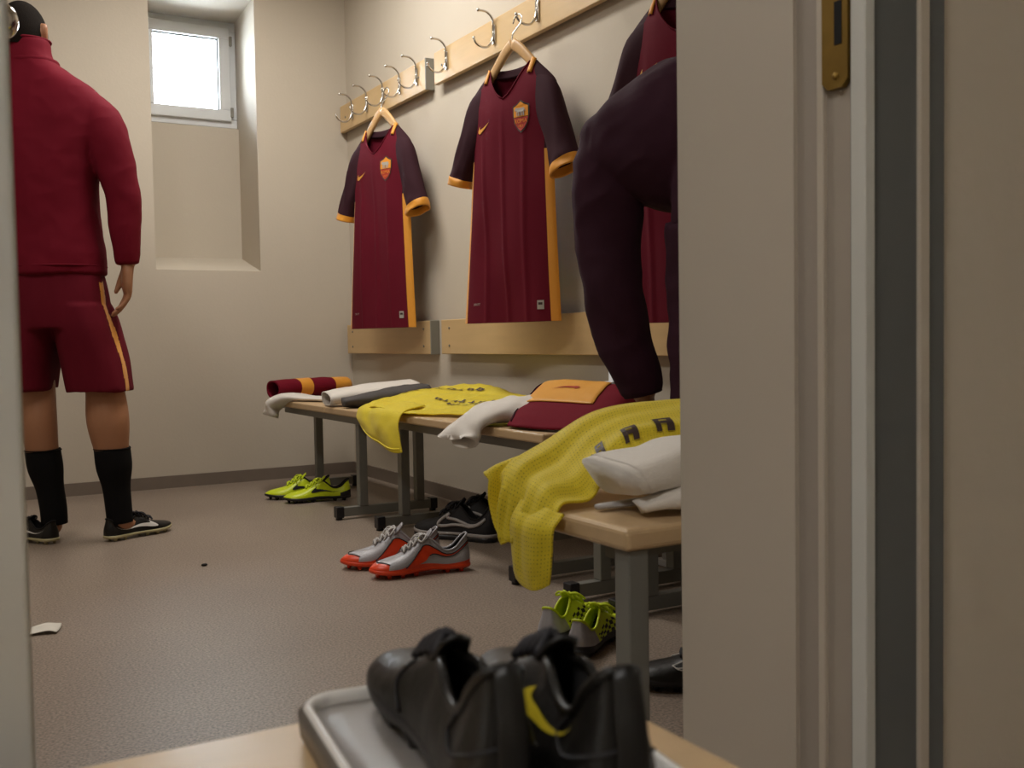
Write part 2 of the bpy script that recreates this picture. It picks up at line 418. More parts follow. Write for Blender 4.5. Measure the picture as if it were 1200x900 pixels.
# left door frame and the opened leaf behind it
tl = MB(); tl.box((XL-.06, Y0, 0), (XL, Y1, 2.12), bev=.004)
fl = struct('trim_2', tl, M_FRAMEL, label='pale grey door frame left of the doorway')
struct('frame_groove', MB().box((XL-.052, Y0-.002, 0), (XL-.046, Y0+.002, 2.12)), M_GREYF, fl)
dr = struct('door_1', MB().box((.02, 1.06, .01), (.06, 1.86, 2.08), bev=.003), M_FRAMEL, label='pale door leaf swung open into the room')
V, F = tube([(.06, 1.78, 1.182), (.07, 1.78, 1.182)], [.026, .024], 20); mk('knob_rose', V, F, M_CHROME, dr)
b = MB(); b.tube([(.07, 1.78, 1.182), (.105, 1.78, 1.182)], .010, 14); b.add(*ball((.131, 1.78, 1.182), (.022, .027, .027), 20, 12))
b.build('door_knob', M_CHROME, dr, smooth=True)['label'] = 'round chrome door knob'

# ------------------------------------------------------------------ wall rails with hooks
def coat_hook(y, z, parent, org):
    """double hook: long upper prong with a ball, short lower prong"""
    x = 1.906; b = MB()
    b.box((x-.006, y-.011, z-.035), (x, y+.011, z+.035), bev=.002)
    up = crom([(x-.004, y, z+.030), (x-.010, y, z+.060), (x-.030, y, z+.078), (x-.068, y, z+.082)], 14)
    b.tube(up, .0042, 10); b.add(*ball(up[-1], .0065, 12, 8))
    dn = crom([(x-.004, y, z+.015), (x-.010, y, z-.020), (x-.030, y, z-.048), (x-.062, y, z-.050), (x-.084, y, z-.034), (x-.088, y, z-.022)], 18)
    b.tube(dn, .0042, 10); b.add(*ball(dn[-1], .0058, 12, 8))
    b.build('coat_hook', M_CHROME, parent, org, smooth=True)
def wall_rail(y0, y1, z0, z1, label, hooks, capnear, group):
    org = (1.907, (y0+y1)/2, z0)
    r = root('wall_rail', org, label, 'rail', group)
    MB().box((1.907, y0, z0), (1.929, y1, z1), bev=.003).build('rail_board', M_BEECH, r, org)
    for yy in (y0+.12, y1-.12):
        MB().box((1.929, yy-.02, z0+.02), (XW, yy+.02, z1-.02)).build('spacer', M_CAPGREY, r, org)
    if capnear:
        MB().box((1.905, y0-.003, z0-.001), (XW-.001, y0+.006, z1+.001), bev=.002).build('end_cap', M_CAPGREY, r, org)
    for yy in (y0+.075, y1-.075):
        for zz in ((z0+.035, z1-.035) if not hooks else ((z0+z1)/2,)):
            V, F = tube([(1.907, yy, zz), (1.9045, yy, zz)], [.0055, .0045], 10); mk('screw_head', V, F, M_STEEL, r, org)
    for yy in hooks: coat_hook(yy, (z0+z1)/2+.005, r, org)
    return r
RG = 'beech wall rails'
wall_rail(4.005, 5.03, 1.745, 1.877, 'upper beech rail nearest the corner with chrome hooks and a grey end cap', [4.09, 4.27, 4.46, 4.66, 4.85], True, None)
wall_rail(1.95, 3.925, 1.745, 1.877, 'long upper beech rail above the middle jersey, with chrome coat hooks', [2.21, 2.70, 3.09, 3.40, 3.80], False, None)
wall_rail(4.005, 5.00, .620, .765, 'lower beech rail under the jersey nearest the corner, with a grey end cap', [], True, None)
wall_rail(1.95, 3.905, .622, .765, 'long lower beech rail behind the hem of the middle jersey', [], False, None)

# ------------------------------------------------------------------ jerseys on hangers
TH = math.radians(-14)
SU = np.array([-math.sin(TH), -math.cos(TH), 0.]); SN = np.array([-math.cos(TH), math.sin(TH), 0.]); SZ = np.array([0, 0, 1.])
WZ = [.735, .9, 1.1, 1.25, 1.31, 1.40, 1.48, 1.53, 1.57, 1.60, 1.615]
WW = [.240, .226, .210, .200, .196, .202, .212, .206, .166, .130, .114]
BZ = [1.31, 1.40, 1.48, 1.53, 1.57, 1.60, 1.615]
BW = [.172, .175, .178, .151, .126, .115, .111]
DZ = [.735, 1.0, 1.3, 1.5, 1.58, 1.615]
DD = [.034, .040, .045, .040, .026, .014]
def s_w(z): return float(interp(WZ, np.array(WW), [z])[0])
def s_b(z): return float(interp(BZ, np.array(BW), [z])[0])
def s_c(z): return -.028*(1.6-z)/.85
def s_v(z): return 0. if z <= 1.50 else .100*((z-1.50)/.112)**.62
def s_n(u, z, sd):
    w = s_w(z); f = min(1., abs((u-s_c(z))/w)); d = float(interp(DZ, np.array(DD), [z])[0])
    n = d*max(0, 1-f**2.6)**.55
    k = max(0, min(1, (1.5-z)/.2))
    for c, a in ((-.115, .0045), (-.012, .0055), (.085, .005)): n += a*k*math.exp(-((u-c-.02*(1.5-z)*c)/.009)**2)
    n += .006*k*math.sin(18*u+4.2*z+sd) * (1-f**2) + .010*noise.noise(Vector((u*9+sd, z*3.5, sd)))*(1-f**3)
    return n
def jersey(P, label, tag_white, sd, hand):
    P = np.array(P, float); org = tuple(P)
    def T(u, n, z): return P+SU*u+SN*n+SZ*z
    r = root('football_jersey', org, label, 'jersey', 'maroon jerseys on the wall rails')
    def reg(name, zs, f0, f1, nc, m, side=1):
        """front panel strip between column functions f0(z)..f1(z)"""
        G = np.array([[T(u, side*s_n(u, z, sd) if side > 0 else -.75*s_n(u, z, sd+3), z) for u in np.linspace(f0(z), f1(z), nc)] for z in zs])
        if side < 0: G = G[:, ::-1]
        return G.reshape(-1, 3), grid_faces(len(zs), nc, flip=True)
    zl = np.linspace(.738, 1.31, 40); zh = np.linspace(1.31, 1.612, 30)
    hem = lambda z: z
    b = MB()
    b.add(*reg('', zl, lambda z: s_c(z)-.88*s_w(z), lambda z: s_c(z)+.88*s_w(z), 60, 0))
    b.add(*reg('', zh, lambda z: s_c(z)-s_b(z), lambda z: -s_v(z)-.006, 26, 0))
    b.add(*reg('', zh, lambda z: s_v(z)-.006, lambda z: s_c(z)+s_b(z), 26, 0))
    b.add(*reg('', zl, lambda z: s_c(z)-s_w(z), lambda z: s_c(z)+s_w(z), 30, 0, -1))
    b.add(*reg('', np.linspace(1.31, 1.598, 22), lambda z: s_c(z)-s_w(z), lambda z: s_c(z)+s_w(z), 30, 0, -1))
    b.build('body_panel', M_MAROON, r, org, smooth=True)
    for sg in (-1, 1):
        V, F = reg('', zl, *((lambda z: s_c(z)+.88*s_w(z), lambda z: s_c(z)+1.0*s_w(z)) if sg > 0 else (lambda z: s_c(z)-s_w(z), lambda z: s_c(z)-.88*s_w(z))), 8, 0)
        mk('side_stripe', V, F, M_ORANGE, r, org)['label'] = 'amber side stripe'
        V, F = reg('', zh, *((lambda z: s_c(z)+s_b(z), lambda z: s_c(z)+s_w(z)) if sg > 0 else (lambda z: s_c(z)-s_w(z), lambda z: s_c(z)-s_b(z))), 8, 0)
        mk('shoulder_yoke', V, F, M_AUBER, r, org)['label'] = 'dark aubergine shoulder'
        # sleeve tube
        if sg > 0:
            outer = [(.135, 1.572), (.205, 1.525), (.246, 1.42), (.278, 1.335), (.296, 1.290), (.302, 1.272), (.304, 1.250)]
            inner = [(.10, 1.44), (.150, 1.37), (.176, 1.30), (.184, 1.262), (.186, 1.242), (.187, 1.228), (.189, 1.208)]
        else:
            outer = [(-.135, 1.572), (-.205, 1.525), (-.246, 1.42), (-.290, 1.335), (-.312, 1.288), (-.318, 1.272), (-.326, 1.250)]
            inner = [(-.10, 1.44), (-.158, 1.37), (-.198, 1.31), (-.216, 1.277), (-.226, 1.252), (-.230, 1.242), (-.236, 1.222)]
        dep = [.024, .033, .037, .038, .039, .041, .043]
        k = 26; o_ = crom(outer, k); i_ = interp(np.linspace(0, 1, 7), np.array(inner), np.linspace(0, 1, k)); o_ = interp(np.linspace(0, 1, 7), np.array(outer), np.linspace(0, 1, k))
        dd = interp(np.linspace(0, 1, 7), np.array(dep), np.linspace(0, 1, k))
        rings = []
        for q in range(k):
            c = (o_[q]+i_[q])/2; h = (o_[q]-i_[q])/2
            R = ring((0, 0, 0), (1, 0, 0), (0, 1, 0), 28, 2.3)
            rr = []
            for x, y, _ in R:
                w = .010*noise.noise(Vector((q*.16+sg*3, x*1.5, y+sd)))*min(1, q/6)
                rr.append(T(c[0]+h[0]*x, (dd[q]+w)*y+.006, c[1]+h[1]*x))
            rings.append(np.array(rr))
        kc = 18
        V, F = loft(rings[:kc+1], False, False); mk('sleeve', V, F, M_AUBER, r, org)['label'] = 'dark aubergine sleeve'
        V, F = loft(rings[kc:], False, False)
        # turned-in cuff wall so that the open end shows cloth
        inn = [(rg-rg.mean(0))*.90+rg.mean(0) for rg in rings[kc:]]
        V2, F2 = loft(inn, False, False); b = MB(); b.add(V, F); b.add(V2, [f[::-1] for f in F2])
        n = 28; a = len(V)
        b.F += [((len(rings)-kc-1)*n+j, (len(rings)-kc-1)*n+(j+1) % n, a+(len(rings)-kc-1)*n+(j+1) % n, a+(len(rings)-kc-1)*n+j) for j in range(n)]; b.M += [0]*n
        b.build('sleeve_cuff', M_ORANGE, r, org, smooth=True)['label'] = 'amber turned cuff'
        # amber tab beside the neck
        G = []
        for t in np.linspace(0, 1, 8):
            row = []
            for s in np.linspace(0, 1, 5):
                u = sg*(.111+.017*(s-.5)-.002*t)-.002; z = 1.622-.050*t-.010*abs(s-.5)
                row.append(T(u, s_n(u, z, sd)+.003+.004*math.sin(math.pi*s), z))
            G.append(row)
        V, F = sheet(np.array(G), .003); mk('neck_tab', V, F, M_ORANGE, r, org)['label'] = 'amber tab beside the neck'
    # collar: dark band across the inside back, and thin rib along the V
    G = []
    for t in np.linspace(0, 1, 5):
        G.append([T(u, -.006-.006*(1-(u/.11)**2), 1.620-.014*(1-(u/.11)**2)-.028*t) for u in np.linspace(-.108, .108, 22)])
    V, F = sheet(np.array(G), .004); mk('collar_band', V, F, M_AUBER, r, org)['label'] = 'dark collar band'
    b = MB()
    for sg in (-1, 1):
        b.tube([T(sg*s_v(z)-.006, s_n(sg*s_v(z)-.006, z, sd)+.001, z) for z in np.linspace(1.499, 1.612, 12)], .0028, 6)
    b.build('neckline_rib', M_MAROON, r, org, smooth=True)
    # prints: tick on one breast, shield on the other, hem marks, neck mark
    def F0(u, z, off=.0022): return T(u, s_n(u, z, sd)+off, z)
    lo, hi = swoosh()
    V, F = strip_mesh(lo, hi, 4, lambda x, y: F0(-.142+.068*x, 1.398+.034*y)); mk('tick_logo', V, F, M_SWOOSH, r, org)['label'] = 'amber tick mark'
    cx, cz, cw_, ch = .080, 1.425, .034, .052
    sh = [(0, 1.0), (.45, .80), (1, .66), (.98, .1), (.8, -.42), (.45, -.78), (0, -1.0), (-.45, -.78), (-.8, -.42), (-.98, .1), (-1, .66), (-.45, .80)]
    def emb(poly, m, off, name, par=r):
        V, F = poly_mesh(poly, lambda x, y: F0(cx+cw_*x, cz+ch*y, off)); return mk(name, V, F, m, par, org, smooth=False)
    # shield built up in thin layers
    V, F = poly_mesh([(x*1.08, y*1.06) for x, y in sh], lambda x, y: F0(cx+cw_*x, cz+ch*y, .0022)); cr = mk('crest', V, F, M_DARKPRINT, r, org, smooth=False)
    cr['label'] = 'shield shaped club crest'
    def emb2(poly, m, off, name):
        V, F = poly_mesh(poly, lambda x, y: F0(cx+cw_*x, cz+ch*y, off)); return mk(name, V, F, m, cr, org, smooth=False)
    top = [p for p in sh if p[1] >= .1]
    emb2([(0, .95), (.43, .75), (.93, .62), (.92, -.02), (-.92, -.02), (-.93, .62), (-.43, .75)], M_CREST_O, .0030, 'crest_top')
    emb2([(.92, -.06), (.75, -.42), (.42, -.74), (0, -.94), (-.42, -.74), (-.75, -.42), (-.92, -.06)], M_CREST_R, .0030, 'crest_base')
    emb2([(-.75, .42), (-.60, .60), (-.40, .54), (.45, .54), (.66, .30), (.60, .26), (.48, .42), (.48, .02), (.34, .02), (.32, .28), (.20, .28), (.20, .02), (.06, .02), (.06, .28), (-.16, .28), (-.16, .02), (-.30, .02), (-.30, .28), (-.40, .28), (-.40, .02), (-.52, .02), (-.52, .38), (-.72, .36)], M_GREYPRINT, .0038, 'crest_animal')
    emb2([(-.04, .28), (.04, .28), (.05, .03), (-.05, .03)], M_DARKPRINT, .0042, 'crest_detail')
    def text(body, size, ox, oz, m, name, par, off):
        cu = bpy.data.curves.new('t', 'FONT'); cu.body = body; cu.size = size; cu.align_x = 'CENTER'; cu.resolution_u = 2
        to = bpy.data.objects.new('t', cu); COL.objects.link(to)
        me = to.evaluated_get(bpy.context.evaluated_depsgraph_get()).to_mesh()
        V = [F0(ox+v.co.x, oz+v.co.y, off) for v in me.vertices]; F = [tuple(p.vertices) for p in me.polygons]
        bpy.data.objects.remove(to); bpy.data.curves.remove(cu)
        return mk(name, V, F, m, par, org, smooth=False)
    text('ROMA', .019, cx, cz-.022, M_CREST_O, 'crest_lettering', cr, .0040)
    text('1927', .012, cx, cz-.037, M_CREST_O, 'crest_date', cr, .0040)
    G = np.array([[F0(u, z, .002) for u in np.linspace(.134, .160, 6)] for z in np.linspace(.778, .808, 6)])
    V = G.reshape(-1, 3); pt = mk('hem_patch', V, grid_faces(6, 6, flip=True), M_GREYPRINT, r, org); pt['label'] = 'small grey square patch above the hem'
    G = np.array([[F0(u, z, .003) for u in np.linspace(.139, .155, 5)] for z in np.linspace(.793, .801, 3)])
    mk('patch_mark', G.reshape(-1, 3), grid_faces(3, 5, flip=True), M_DARKPRINT, pt, org)
    text('DRI-FIT', .012, -.168, .800, M_GREYPRINT, 'hem_lettering', r, .0022)
    # neck mark inside the back
    G = np.array([[T(u, -.024, z) for u in np.linspace(.002, .024, 4)] for z in np.linspace(1.527, 1.552, 4)])
    V, F = sheet(G, .002); mk('neck_label', V, F, M_WHITE if tag_white else M_GREYPRINT, r, org)['label'] = 'small pale size mark inside the neck'
    # hanger, a thing of its own
    ho = T(0, 0, 1.70)
    h = root('clothes_hanger', tuple(ho), hand, 'hanger', 'wooden hangers')
    for sg in (-1, 1):
        pts = crom([(0, 1.690), (.026, 1.674), (.068, 1.636), (.104, 1.600), (.165, 1.538)], 20)
        rings = []
        for i, (u, z) in enumerate(pts):
            t = pts[min(i+1, 19)]-pts[max(i-1, 0)]; t = t/np.linalg.norm(t); nn = np.array([-t[1], t[0]])
            wz = .020-.006*i/19; A = T(sg*nn[0]*wz, 0, nn[1]*wz)-P; rings.append(ring(T(sg*u, -.001, z), A, SN*.009, 14, 2.8))
        V, F = loft(rings); mk('hanger_arm', V, F, M_HANG, h, tuple(ho))
    # metal hook leaning in to the prong of the rail hook
    hk = [T(0, 0, 1.690), T(0, -.002, 1.722), T(.010, -.012, 1.742), T(.020, -.022, 1.762), T(.018, -.028, 1.786), T(0, -.030, 1.796), T(-.018, -.030, 1.786), T(-.024, -.028, 1.768)]
    V, F = tube(crom(hk, 36), .0028, 10); mk('hanger_hook', V, F, M_CHROME, h, tuple(ho))
    return r
jersey((1.80, 4.238, 0), 'maroon jersey on the hanger nearest the corner, beside the window wall', True, .3, 'wooden hanger inside the jersey nearest the corner')
jersey((1.80, 3.087, 0), 'maroon jersey in the middle of the wall, crest and both amber cuffs fully visible', False, 2.1, 'wooden hanger of the middle jersey, its arms bare above the collar')
jersey((1.80, 2.15, -.02), 'maroon jersey mostly hidden behind the bending man and the door frame', False, 4.7, 'wooden hanger of the jersey behind the bending man')

# ------------------------------------------------------------------ benches
def wall_bench(y0, y1, xf, frames, seams, label, inset={}):
    org = (xf+.18, (y0+y1)/2, 0)
    r = root('changing_bench', org, label, 'bench', 'long benches under the jerseys')
    ys = [y0]+seams+[y1]
    for a, b in zip(ys, ys[1:]):
        MB().box((xf, a+.001, .392), (xf+.36, b-.001, .42), bev=.006).build('seat_board', M_BENCH, r, org)
    for x in (xf+.03, xf+.29):
        MB().box((x, y0+.03, .362), (x+.03, y1-.03, .392), bev=.002).build('seat_rail', M_STEEL, r, org)
    for y, rear in frames:
        fx, px = inset.get(y, (xf-.045, xf+.035))
        f = MB().box((fx, y-.015, .012), (xf+.35, y+.015, .047), bev=.002).build('foot_bar', M_STEEL, r, org)
        for x in (fx-.015, xf+.335):
            MB().box((x, y-.018, .008), (x+.03, y+.018, .051), bev=.003).build('foot_cap', M_BLACKP, f, org)
            V, F = tube([(x+.015, y, 0), (x+.015, y, .012)], .013, 12); mk('glide', V, F, M_BLACKP, f, org)
        MB().box((px, y-.017, .047), (px+.034, y+.017, .362), bev=.003).build('leg', M_STEEL, r, org)
        if rear: MB().box((xf+.275, y-.017, .047), (xf+.309, y+.017, .362), bev=.003).build('leg', M_STEEL, r, org)
    return r
wall_bench(3.585, 4.64, 1.415, [(4.575, False), (3.725, True)], [3.985], 'bench in the far corner with the rolled sock and neon boots below', {4.575: (1.50, 1.575)})
wall_bench(2.375, 3.57, 1.46, [(3.43, False), (2.455, True)], [], 'middle wall bench between the two yellow shirts, white sock on it')
wall_bench(1.86, 2.36, 1.48, [(2.205, True), (2.005, True)], [], 'wall bench in front of the bending man, mostly hidden by the near bench')
# near bench along the front wall
org = (1.3, 1.3, 0)
r = root('changing_bench', org, 'near bench with white towels and a yellow mesh shirt over its end', 'bench')
MB().box((.818, 1.12, .388), (1.90, 1.47, .42), bev=.008).build('seat_board', M_BENCHX, r, org)
for x, y in ((.828, 1.128), (1.00, 1.37), (1.80, 1.14), (1.80, 1.41)):
    MB().box((x, y, .012), (x+.034, y+.034, .388), bev=.003).build('leg', M_STEEL, r, org)
    MB().box((x-.002, y-.002, 0), (x+.036, y+.036, .014), bev=.002).build('foot_cap', M_BLACKP, r, org)
for y in (1.20, 1.37): MB().box((.86, y, .360), (1.86, y+.03, .388)).build('seat_rail', M_STEEL, r, org)
# foreground bench in the corridor
org = (-.2, .5, 0)
r = root('foreground_bench', org, 'blurred wooden bench in the foreground under the tray and black boots', 'bench')
MB().box((-.80, .32, .388), (.424, .682, .42), bev=.007).build('seat_board', M_BENCHX, r, org)
for x in (-.75, .35):
    for y in (.35, .60):
        MB().box((x, y, 0), (x+.034, y+.034, .388), bev=.003).build('leg', M_STEEL, r, org)
for y in (.38, .59): MB().box((-.72, y, .362), (.36, y+.03, .388)).build('seat_rail', M_STEEL, r, org)
V, F = tube([(.095, .575, .4195), (.095, .575, .4212)], [.007, .006], 12); mk('board_screw', V, F, M_CAPGREY, r, org)

# ------------------------------------------------------------------ boots and shoes
LAT = [(0, 0), (.012, .058), (.06, .1), (.2, .112), (.35, .112), (.5, .132), (.65, .160), (.78, .160), (.89, .118), (.965, .055), (1, -.012)]
MED = [(0, 0), (.012, -.058), (.06, -.1), (.2, -.106), (.35, -.098), (.5, -.108), (.65, -.140), (.78, -.158), (.89, -.142), (.965, -.085), (1, -.012)]
TOPS = [0, .05, .12, .20, .30, .38, .44, .50, .60, .70, .80, .90, 1.0]
def shoe(o_parent, name, L, mirror, fn, m_sole, m_line, m_lace, lace=True, stud='cone', low=1.0, marks=(), tongue=None, fine=1, collar=0., loops=True, org=None, insole=None, ws=1.0, front=1.0):
    """one shoe, toe along +x, heel at 0; fn(s,v,side)->material index 0..; returns root-less parts under o_parent"""
    ns, nv = 44*fine, 16*fine
    zs = .078
    tp = {0: (.030, 0, .300+collar), .05: (.034, .034, .296+collar), .12: (.085, .056, .262), .20: (.16, .062, .206), .30: (.27, .060, .196),
          .38: (.35, .054, .250), .44: (.405, .040, .286), .50: (.455, .018, .290), .60: (.56, .0, .245), .70: (.68, .0, .192), .80: (.79, 0, .168), .90: (.90, 0, .148), 1.0: (.972, 0, .120)}
    T0 = np.array([tp[k] for k in TOPS]); T0[:, 2] = zs+(T0[:, 2]-zs)*low*np.array([1]*5+[(1+front)/2]+[front]*7)
    sq = np.linspace(0, 1, ns); TT = interp(TOPS, T0, sq)
    TT[sq >= .545, 1] = 0
    def side_pts(out, sg):
        O = crom(out, 160); d = np.r_[0, np.cumsum(np.linalg.norm(np.diff(O, axis=0), axis=1))]; O = interp(d/d[-1], O, sq)
        G = np.zeros((ns, nv, 3))
        for i, s in enumerate(sq):
            rise = .022*max(0, (O[i, 0]-.7)/.3)**2
            o = np.array([O[i, 0], O[i, 1], zs+rise]); t = TT[i].copy(); t[1] = sg*t[1]
            h = t[2]-o[2]
            b = .10 if s < .5 else .04
            c1 = np.array([o[0]+(o[0]-.5)*.02, o[1]*(1.06), o[2]+.48*h])
            w = min(1, max(0, (s-.42)/.15))
            c2 = np.array([t[0]*.72+o[0]*.28, t[1]+(o[1]-t[1])*(.25+.42*w), t[2]-(1-w)*.35*h-.03*w*h])
            q = np.linspace(0, 1, nv)[:, None]
            G[i] = (1-q)**3*o+3*(1-q)**2*q*c1+3*(1-q)*q*q*c2+q**3*t
        return G
    my = -1 if mirror else 1; sink = .012 if stud == 'cone' else 0.
    def fin(P):
        P = np.array(P, float).reshape(-1, 3); P[:, 2] -= sink; P = P*L; P[:, 1] *= my*ws; return P
    GL, GM = side_pts(LAT, 1), side_pts(MED, -1)
    V = []; F = []; FM = []
    for G, sd in ((GL, 1), (GM, -1)):
        k = len(V); V += list(G.reshape(-1, 3))
        fl = (sd > 0) != mirror
        for i in range(ns-1):
            for j in range(nv-1):
                q = (k+i*nv+j, k+i*nv+j+1, k+(i+1)*nv+j+1, k+(i+1)*nv+j)
                F.append(q if not fl else q[::-1]); FM.append(fn(.5*(sq[i]+sq[i+1]), (j+.5)/(nv-1), sd))
    mats = marks_m[name]
    up = mk('upper', fin(V), F, None, o_parent, mats=mats, fm=FM)
    # padded lining: from the collar down inside
    ic = int(np.searchsorted(sq, .545)); V = []; F = []
    for G, sd in ((GL, 1), (GM, -1)):
        k = len(V); nl = 7
        for i in range(ic+1):
            t = G[i, -1]; o = G[i, 0]
            for j in range(nl):
                q = j/(nl-1); y = t[1]*(1-.25*math.sin(math.pi*min(1, q*2.2))*(q < .45))
                e = np.array([o[0]+(.35-o[0])*.12, o[1]*.62, zs+.03])
                p = t*(1-q)+e*q; p[1] = (t[1]*(1-q**.7)+e[1]*q**.7)-.10*t[1]*math.sin(math.pi*q)
                if q == 0: p = t+np.array([0, 0, .006])
                V.append(p)
        fl = (sd > 0) != mirror
        for i in range(ic):
            for j in range(nl-1):
                q = (k+i*nl+j, k+(i+1)*nl+j, k+(i+1)*nl+j+1, k+i*nl+j+1)
                F.append(q if not fl else q[::-1])
    mk('lining', fin(V), F, m_line, o_parent)
    ins = [(p[0]*.98+.01, p[1]*.8, zs+.032) for p in crom(LAT, 24)]+[(p[0]*.98+.01, p[1]*.8, zs+.032) for p in crom(MED, 24)[::-1][1:-1]]
    mk('insole', fin(ins), [tuple(range(len(ins)))], insole or m_line, o_parent)
    # collar roll
    rim = [GL[i, -1] for i in range(ic-2, -1, -1)]+[GM[i, -1] for i in range(1, ic-1)]
    V, F = tube(fin(rim), .011*L, 8); mk('collar_rim', V, F, m_line if collar >= 0 and fine == 1 else mats[0], o_parent)
    # sole plate
    O1 = crom(LAT, 40); O2 = crom(MED, 40)[::-1][1:-1]; O = np.r_[O1, O2]; n = len(O); rings = []
    for sc, z in ((.90, .046), (1.0, .050), (1.035, .064), (1.03, .086), (.97, .090)):
        rings.append(np.array([(.5+(p[0]-.5)*(1+(sc-1)*.5), p[1]*sc, z+.022*max(0, (p[0]-.7)/.3)**2+(.012*math.sin(math.pi*min(1, max(0, (p[0]-.25)/.4))) if z < .06 else 0)) for p in O]))
    V, F = loft([fin(q) for q in rings]); mk('sole', V, F if not mirror else [f[::-1] for f in F], m_sole, o_parent)
    if stud == 'cone':
        for x, y in ((.10, .06), (.10, -.06), (.24, .065), (.24, -.06), (.56, .09), (.56, -.075), (.70, .11), (.70, -.10), (.83, .085), (.83, -.095), (.92, -.01)):
            z1 = .052+.022*max(0, (x-.7)/.3)**2
            V, F = tube(fin([(x, y, z1), (x, y, .012+.010*max(0, (x-.7)/.3)**2)]), [.030*L, .017*L], 10)
            mk('stud', V, F, m_sole, o_parent)
    elif stud == 'flat':
        rings = []
        for sc, z in ((.93, .0), (1.0, .006), (1.02, .03), (1.0, .052)):
            rings.append(np.array([(.5+(p[0]-.5)*(1+(sc-1)*.5), p[1]*sc, z+(.020*max(0, (p[0]-.72)/.28)**2)) for p in O]))
        V, F = loft([fin(q) for q in rings]); mk('outsole', V, F if not mirror else [f[::-1] for f in F], M_BLACKP, o_parent)
    def at(s, v, sd, off=.004):
        G = GL if sd > 0 else GM
        i = np.clip(s, 0, 1)*(ns-1); j = np.clip(v, 0, 1)*(nv-1); a = int(min(i, ns-2)); c = int(min(j, nv-2)); x, y = i-a, j-c
        p = G[a, c]*(1-x)*(1-y)+G[a+1, c]*x*(1-y)+G[a, c+1]*(1-x)*y+G[a+1, c+1]*x*y
        du = G[a+1, c]-G[a, c]; dv = G[a, c+1]-G[a, c]; nn = np.cross(du, dv)*(1 if sd < 0 else -1); nn = nn/(np.linalg.norm(nn)+1e-9)
        nn = nn if nn[1]*sd >= -.2 else -nn
        return p+nn*off
    # tongue
    tg = tongue or mats[0]
    ctrl = [[(.64, -.035, .195), (.64, 0, .212), (.64, .035, .195)], [(.54, -.045, .235), (.54, 0, .258), (.54, .045, .235)],
            [(.45, -.05, .278), (.45, 0, .302), (.45, .05, .278)], [(.385, -.042, .335), (.38, 0, .352), (.385, .042, .335)]]
    C = np.array(ctrl); C[:, :, 2] = zs+(C[:, :, 2]-zs)*low*front
    V, F = sheet((patch(C, 14, 8)-np.array([0, 0, sink]))*np.array([L, L*my*ws, L]), .012*L); mk('tongue', V, F, tg, o_parent)
    if lace:
        b = MB()
        rows = [.50, .545, .59, .635, .68]
        for k in range(len(rows)):
            for sd in (1, -1):
                s0 = rows[k]; s1 = rows[min(k+1, 4)]
                A = at(s0, .84, sd, .010); Bp = at(s1, .84, -sd, .010); Mi = (at(s0, 1, 1, .02)+at(s1, 1, -1, .02))/2; Mi[1] = 0; Mi[2] += .022+(.004 if sd > 0 else 0)
                b.tube(fin(crom([A, Mi, Bp], 9)), .0105*L, 7)
            A = at(rows[k], .80, 1, .006); Bp = at(rows[k], .80, -1, .006)
        if loops:
            c = at(.50, 1, 1, 0); c[1] = 0; c[2] += .028
            for pts in ([c, c+(.02, .08, .005), c+(.08, .125, -.05), c+(.08, .06, -.02), c], [c, c+(.0, -.08, .012), c+(.06, -.135, -.04), c+(.08, -.06, -.02), c],
                        [c, c+(.06, .05, .0), c+(.13, .09, -.10)], [c, c+(.05, -.06, .01), c+(.14, -.08, -.09)]):
                b.tube(fin(crom([np.array(p) for p in pts], 14)), .009*L, 7)
            b.add(*ball(fin([c])[0], .018*L, 8, 6))
        b.build('laces', m_lace, o_parent, smooth=True)
    for (sd, s_toe, s_heel, v0, v1, m, nm, fl) in marks:
        lo, hi = swoosh()
        V, F = strip_mesh(lo, hi, 4, lambda x, y: at(s_toe+(s_heel-s_toe)*x, v0+(v1-v0)*y, sd, .006))
        mk(nm, fin(V), F, m, o_parent)
    return at, fin
marks_m = {}
def place(name, label, cat, x, y, z, ang, group=None):
    return root(name, (x, y, z), label, cat, group, ang)
def pair_angle(h, t): return math.atan2(t[1]-h[1], t[0]-h[0])
def rim_patch(at, fin, poly, sd, m, par, name, off=.007, n=10):
    V, F = poly_mesh(poly, lambda s, v: at(s, v, sd, off)); return mk(name, fin(V), F, m, par)

# neon yellow boots in the far corner
marks_m['neon'] = [M_NEON, M_BLACKF]
f_neon = lambda s, v, sd: 1 if (s < .22 and v < .34) or v < .10 else 0
for mir, h, t, lab in ((True, (1.595, 4.19), (1.32, 4.245), 'neon yellow boot with a black tick, nearer of the pair by the far corner'),
                       (False, (1.560, 4.335), (1.285, 4.39), 'neon yellow boot half hidden behind its twin by the far corner')):
    r = place('football_boot', lab, 'boot', h[0], h[1], 0, pair_angle(h, t))
    shoe(r, 'neon', .285, mir, f_neon, M_BLACKP, M_LINING, M_LACEY, stud='cone', low=1.15, marks=[(1, .60, .20, .26, .62, M_BSW, 'tick_logo', 0), (-1, .60, .20, .26, .62, M_BSW, 'tick_logo', 0)])
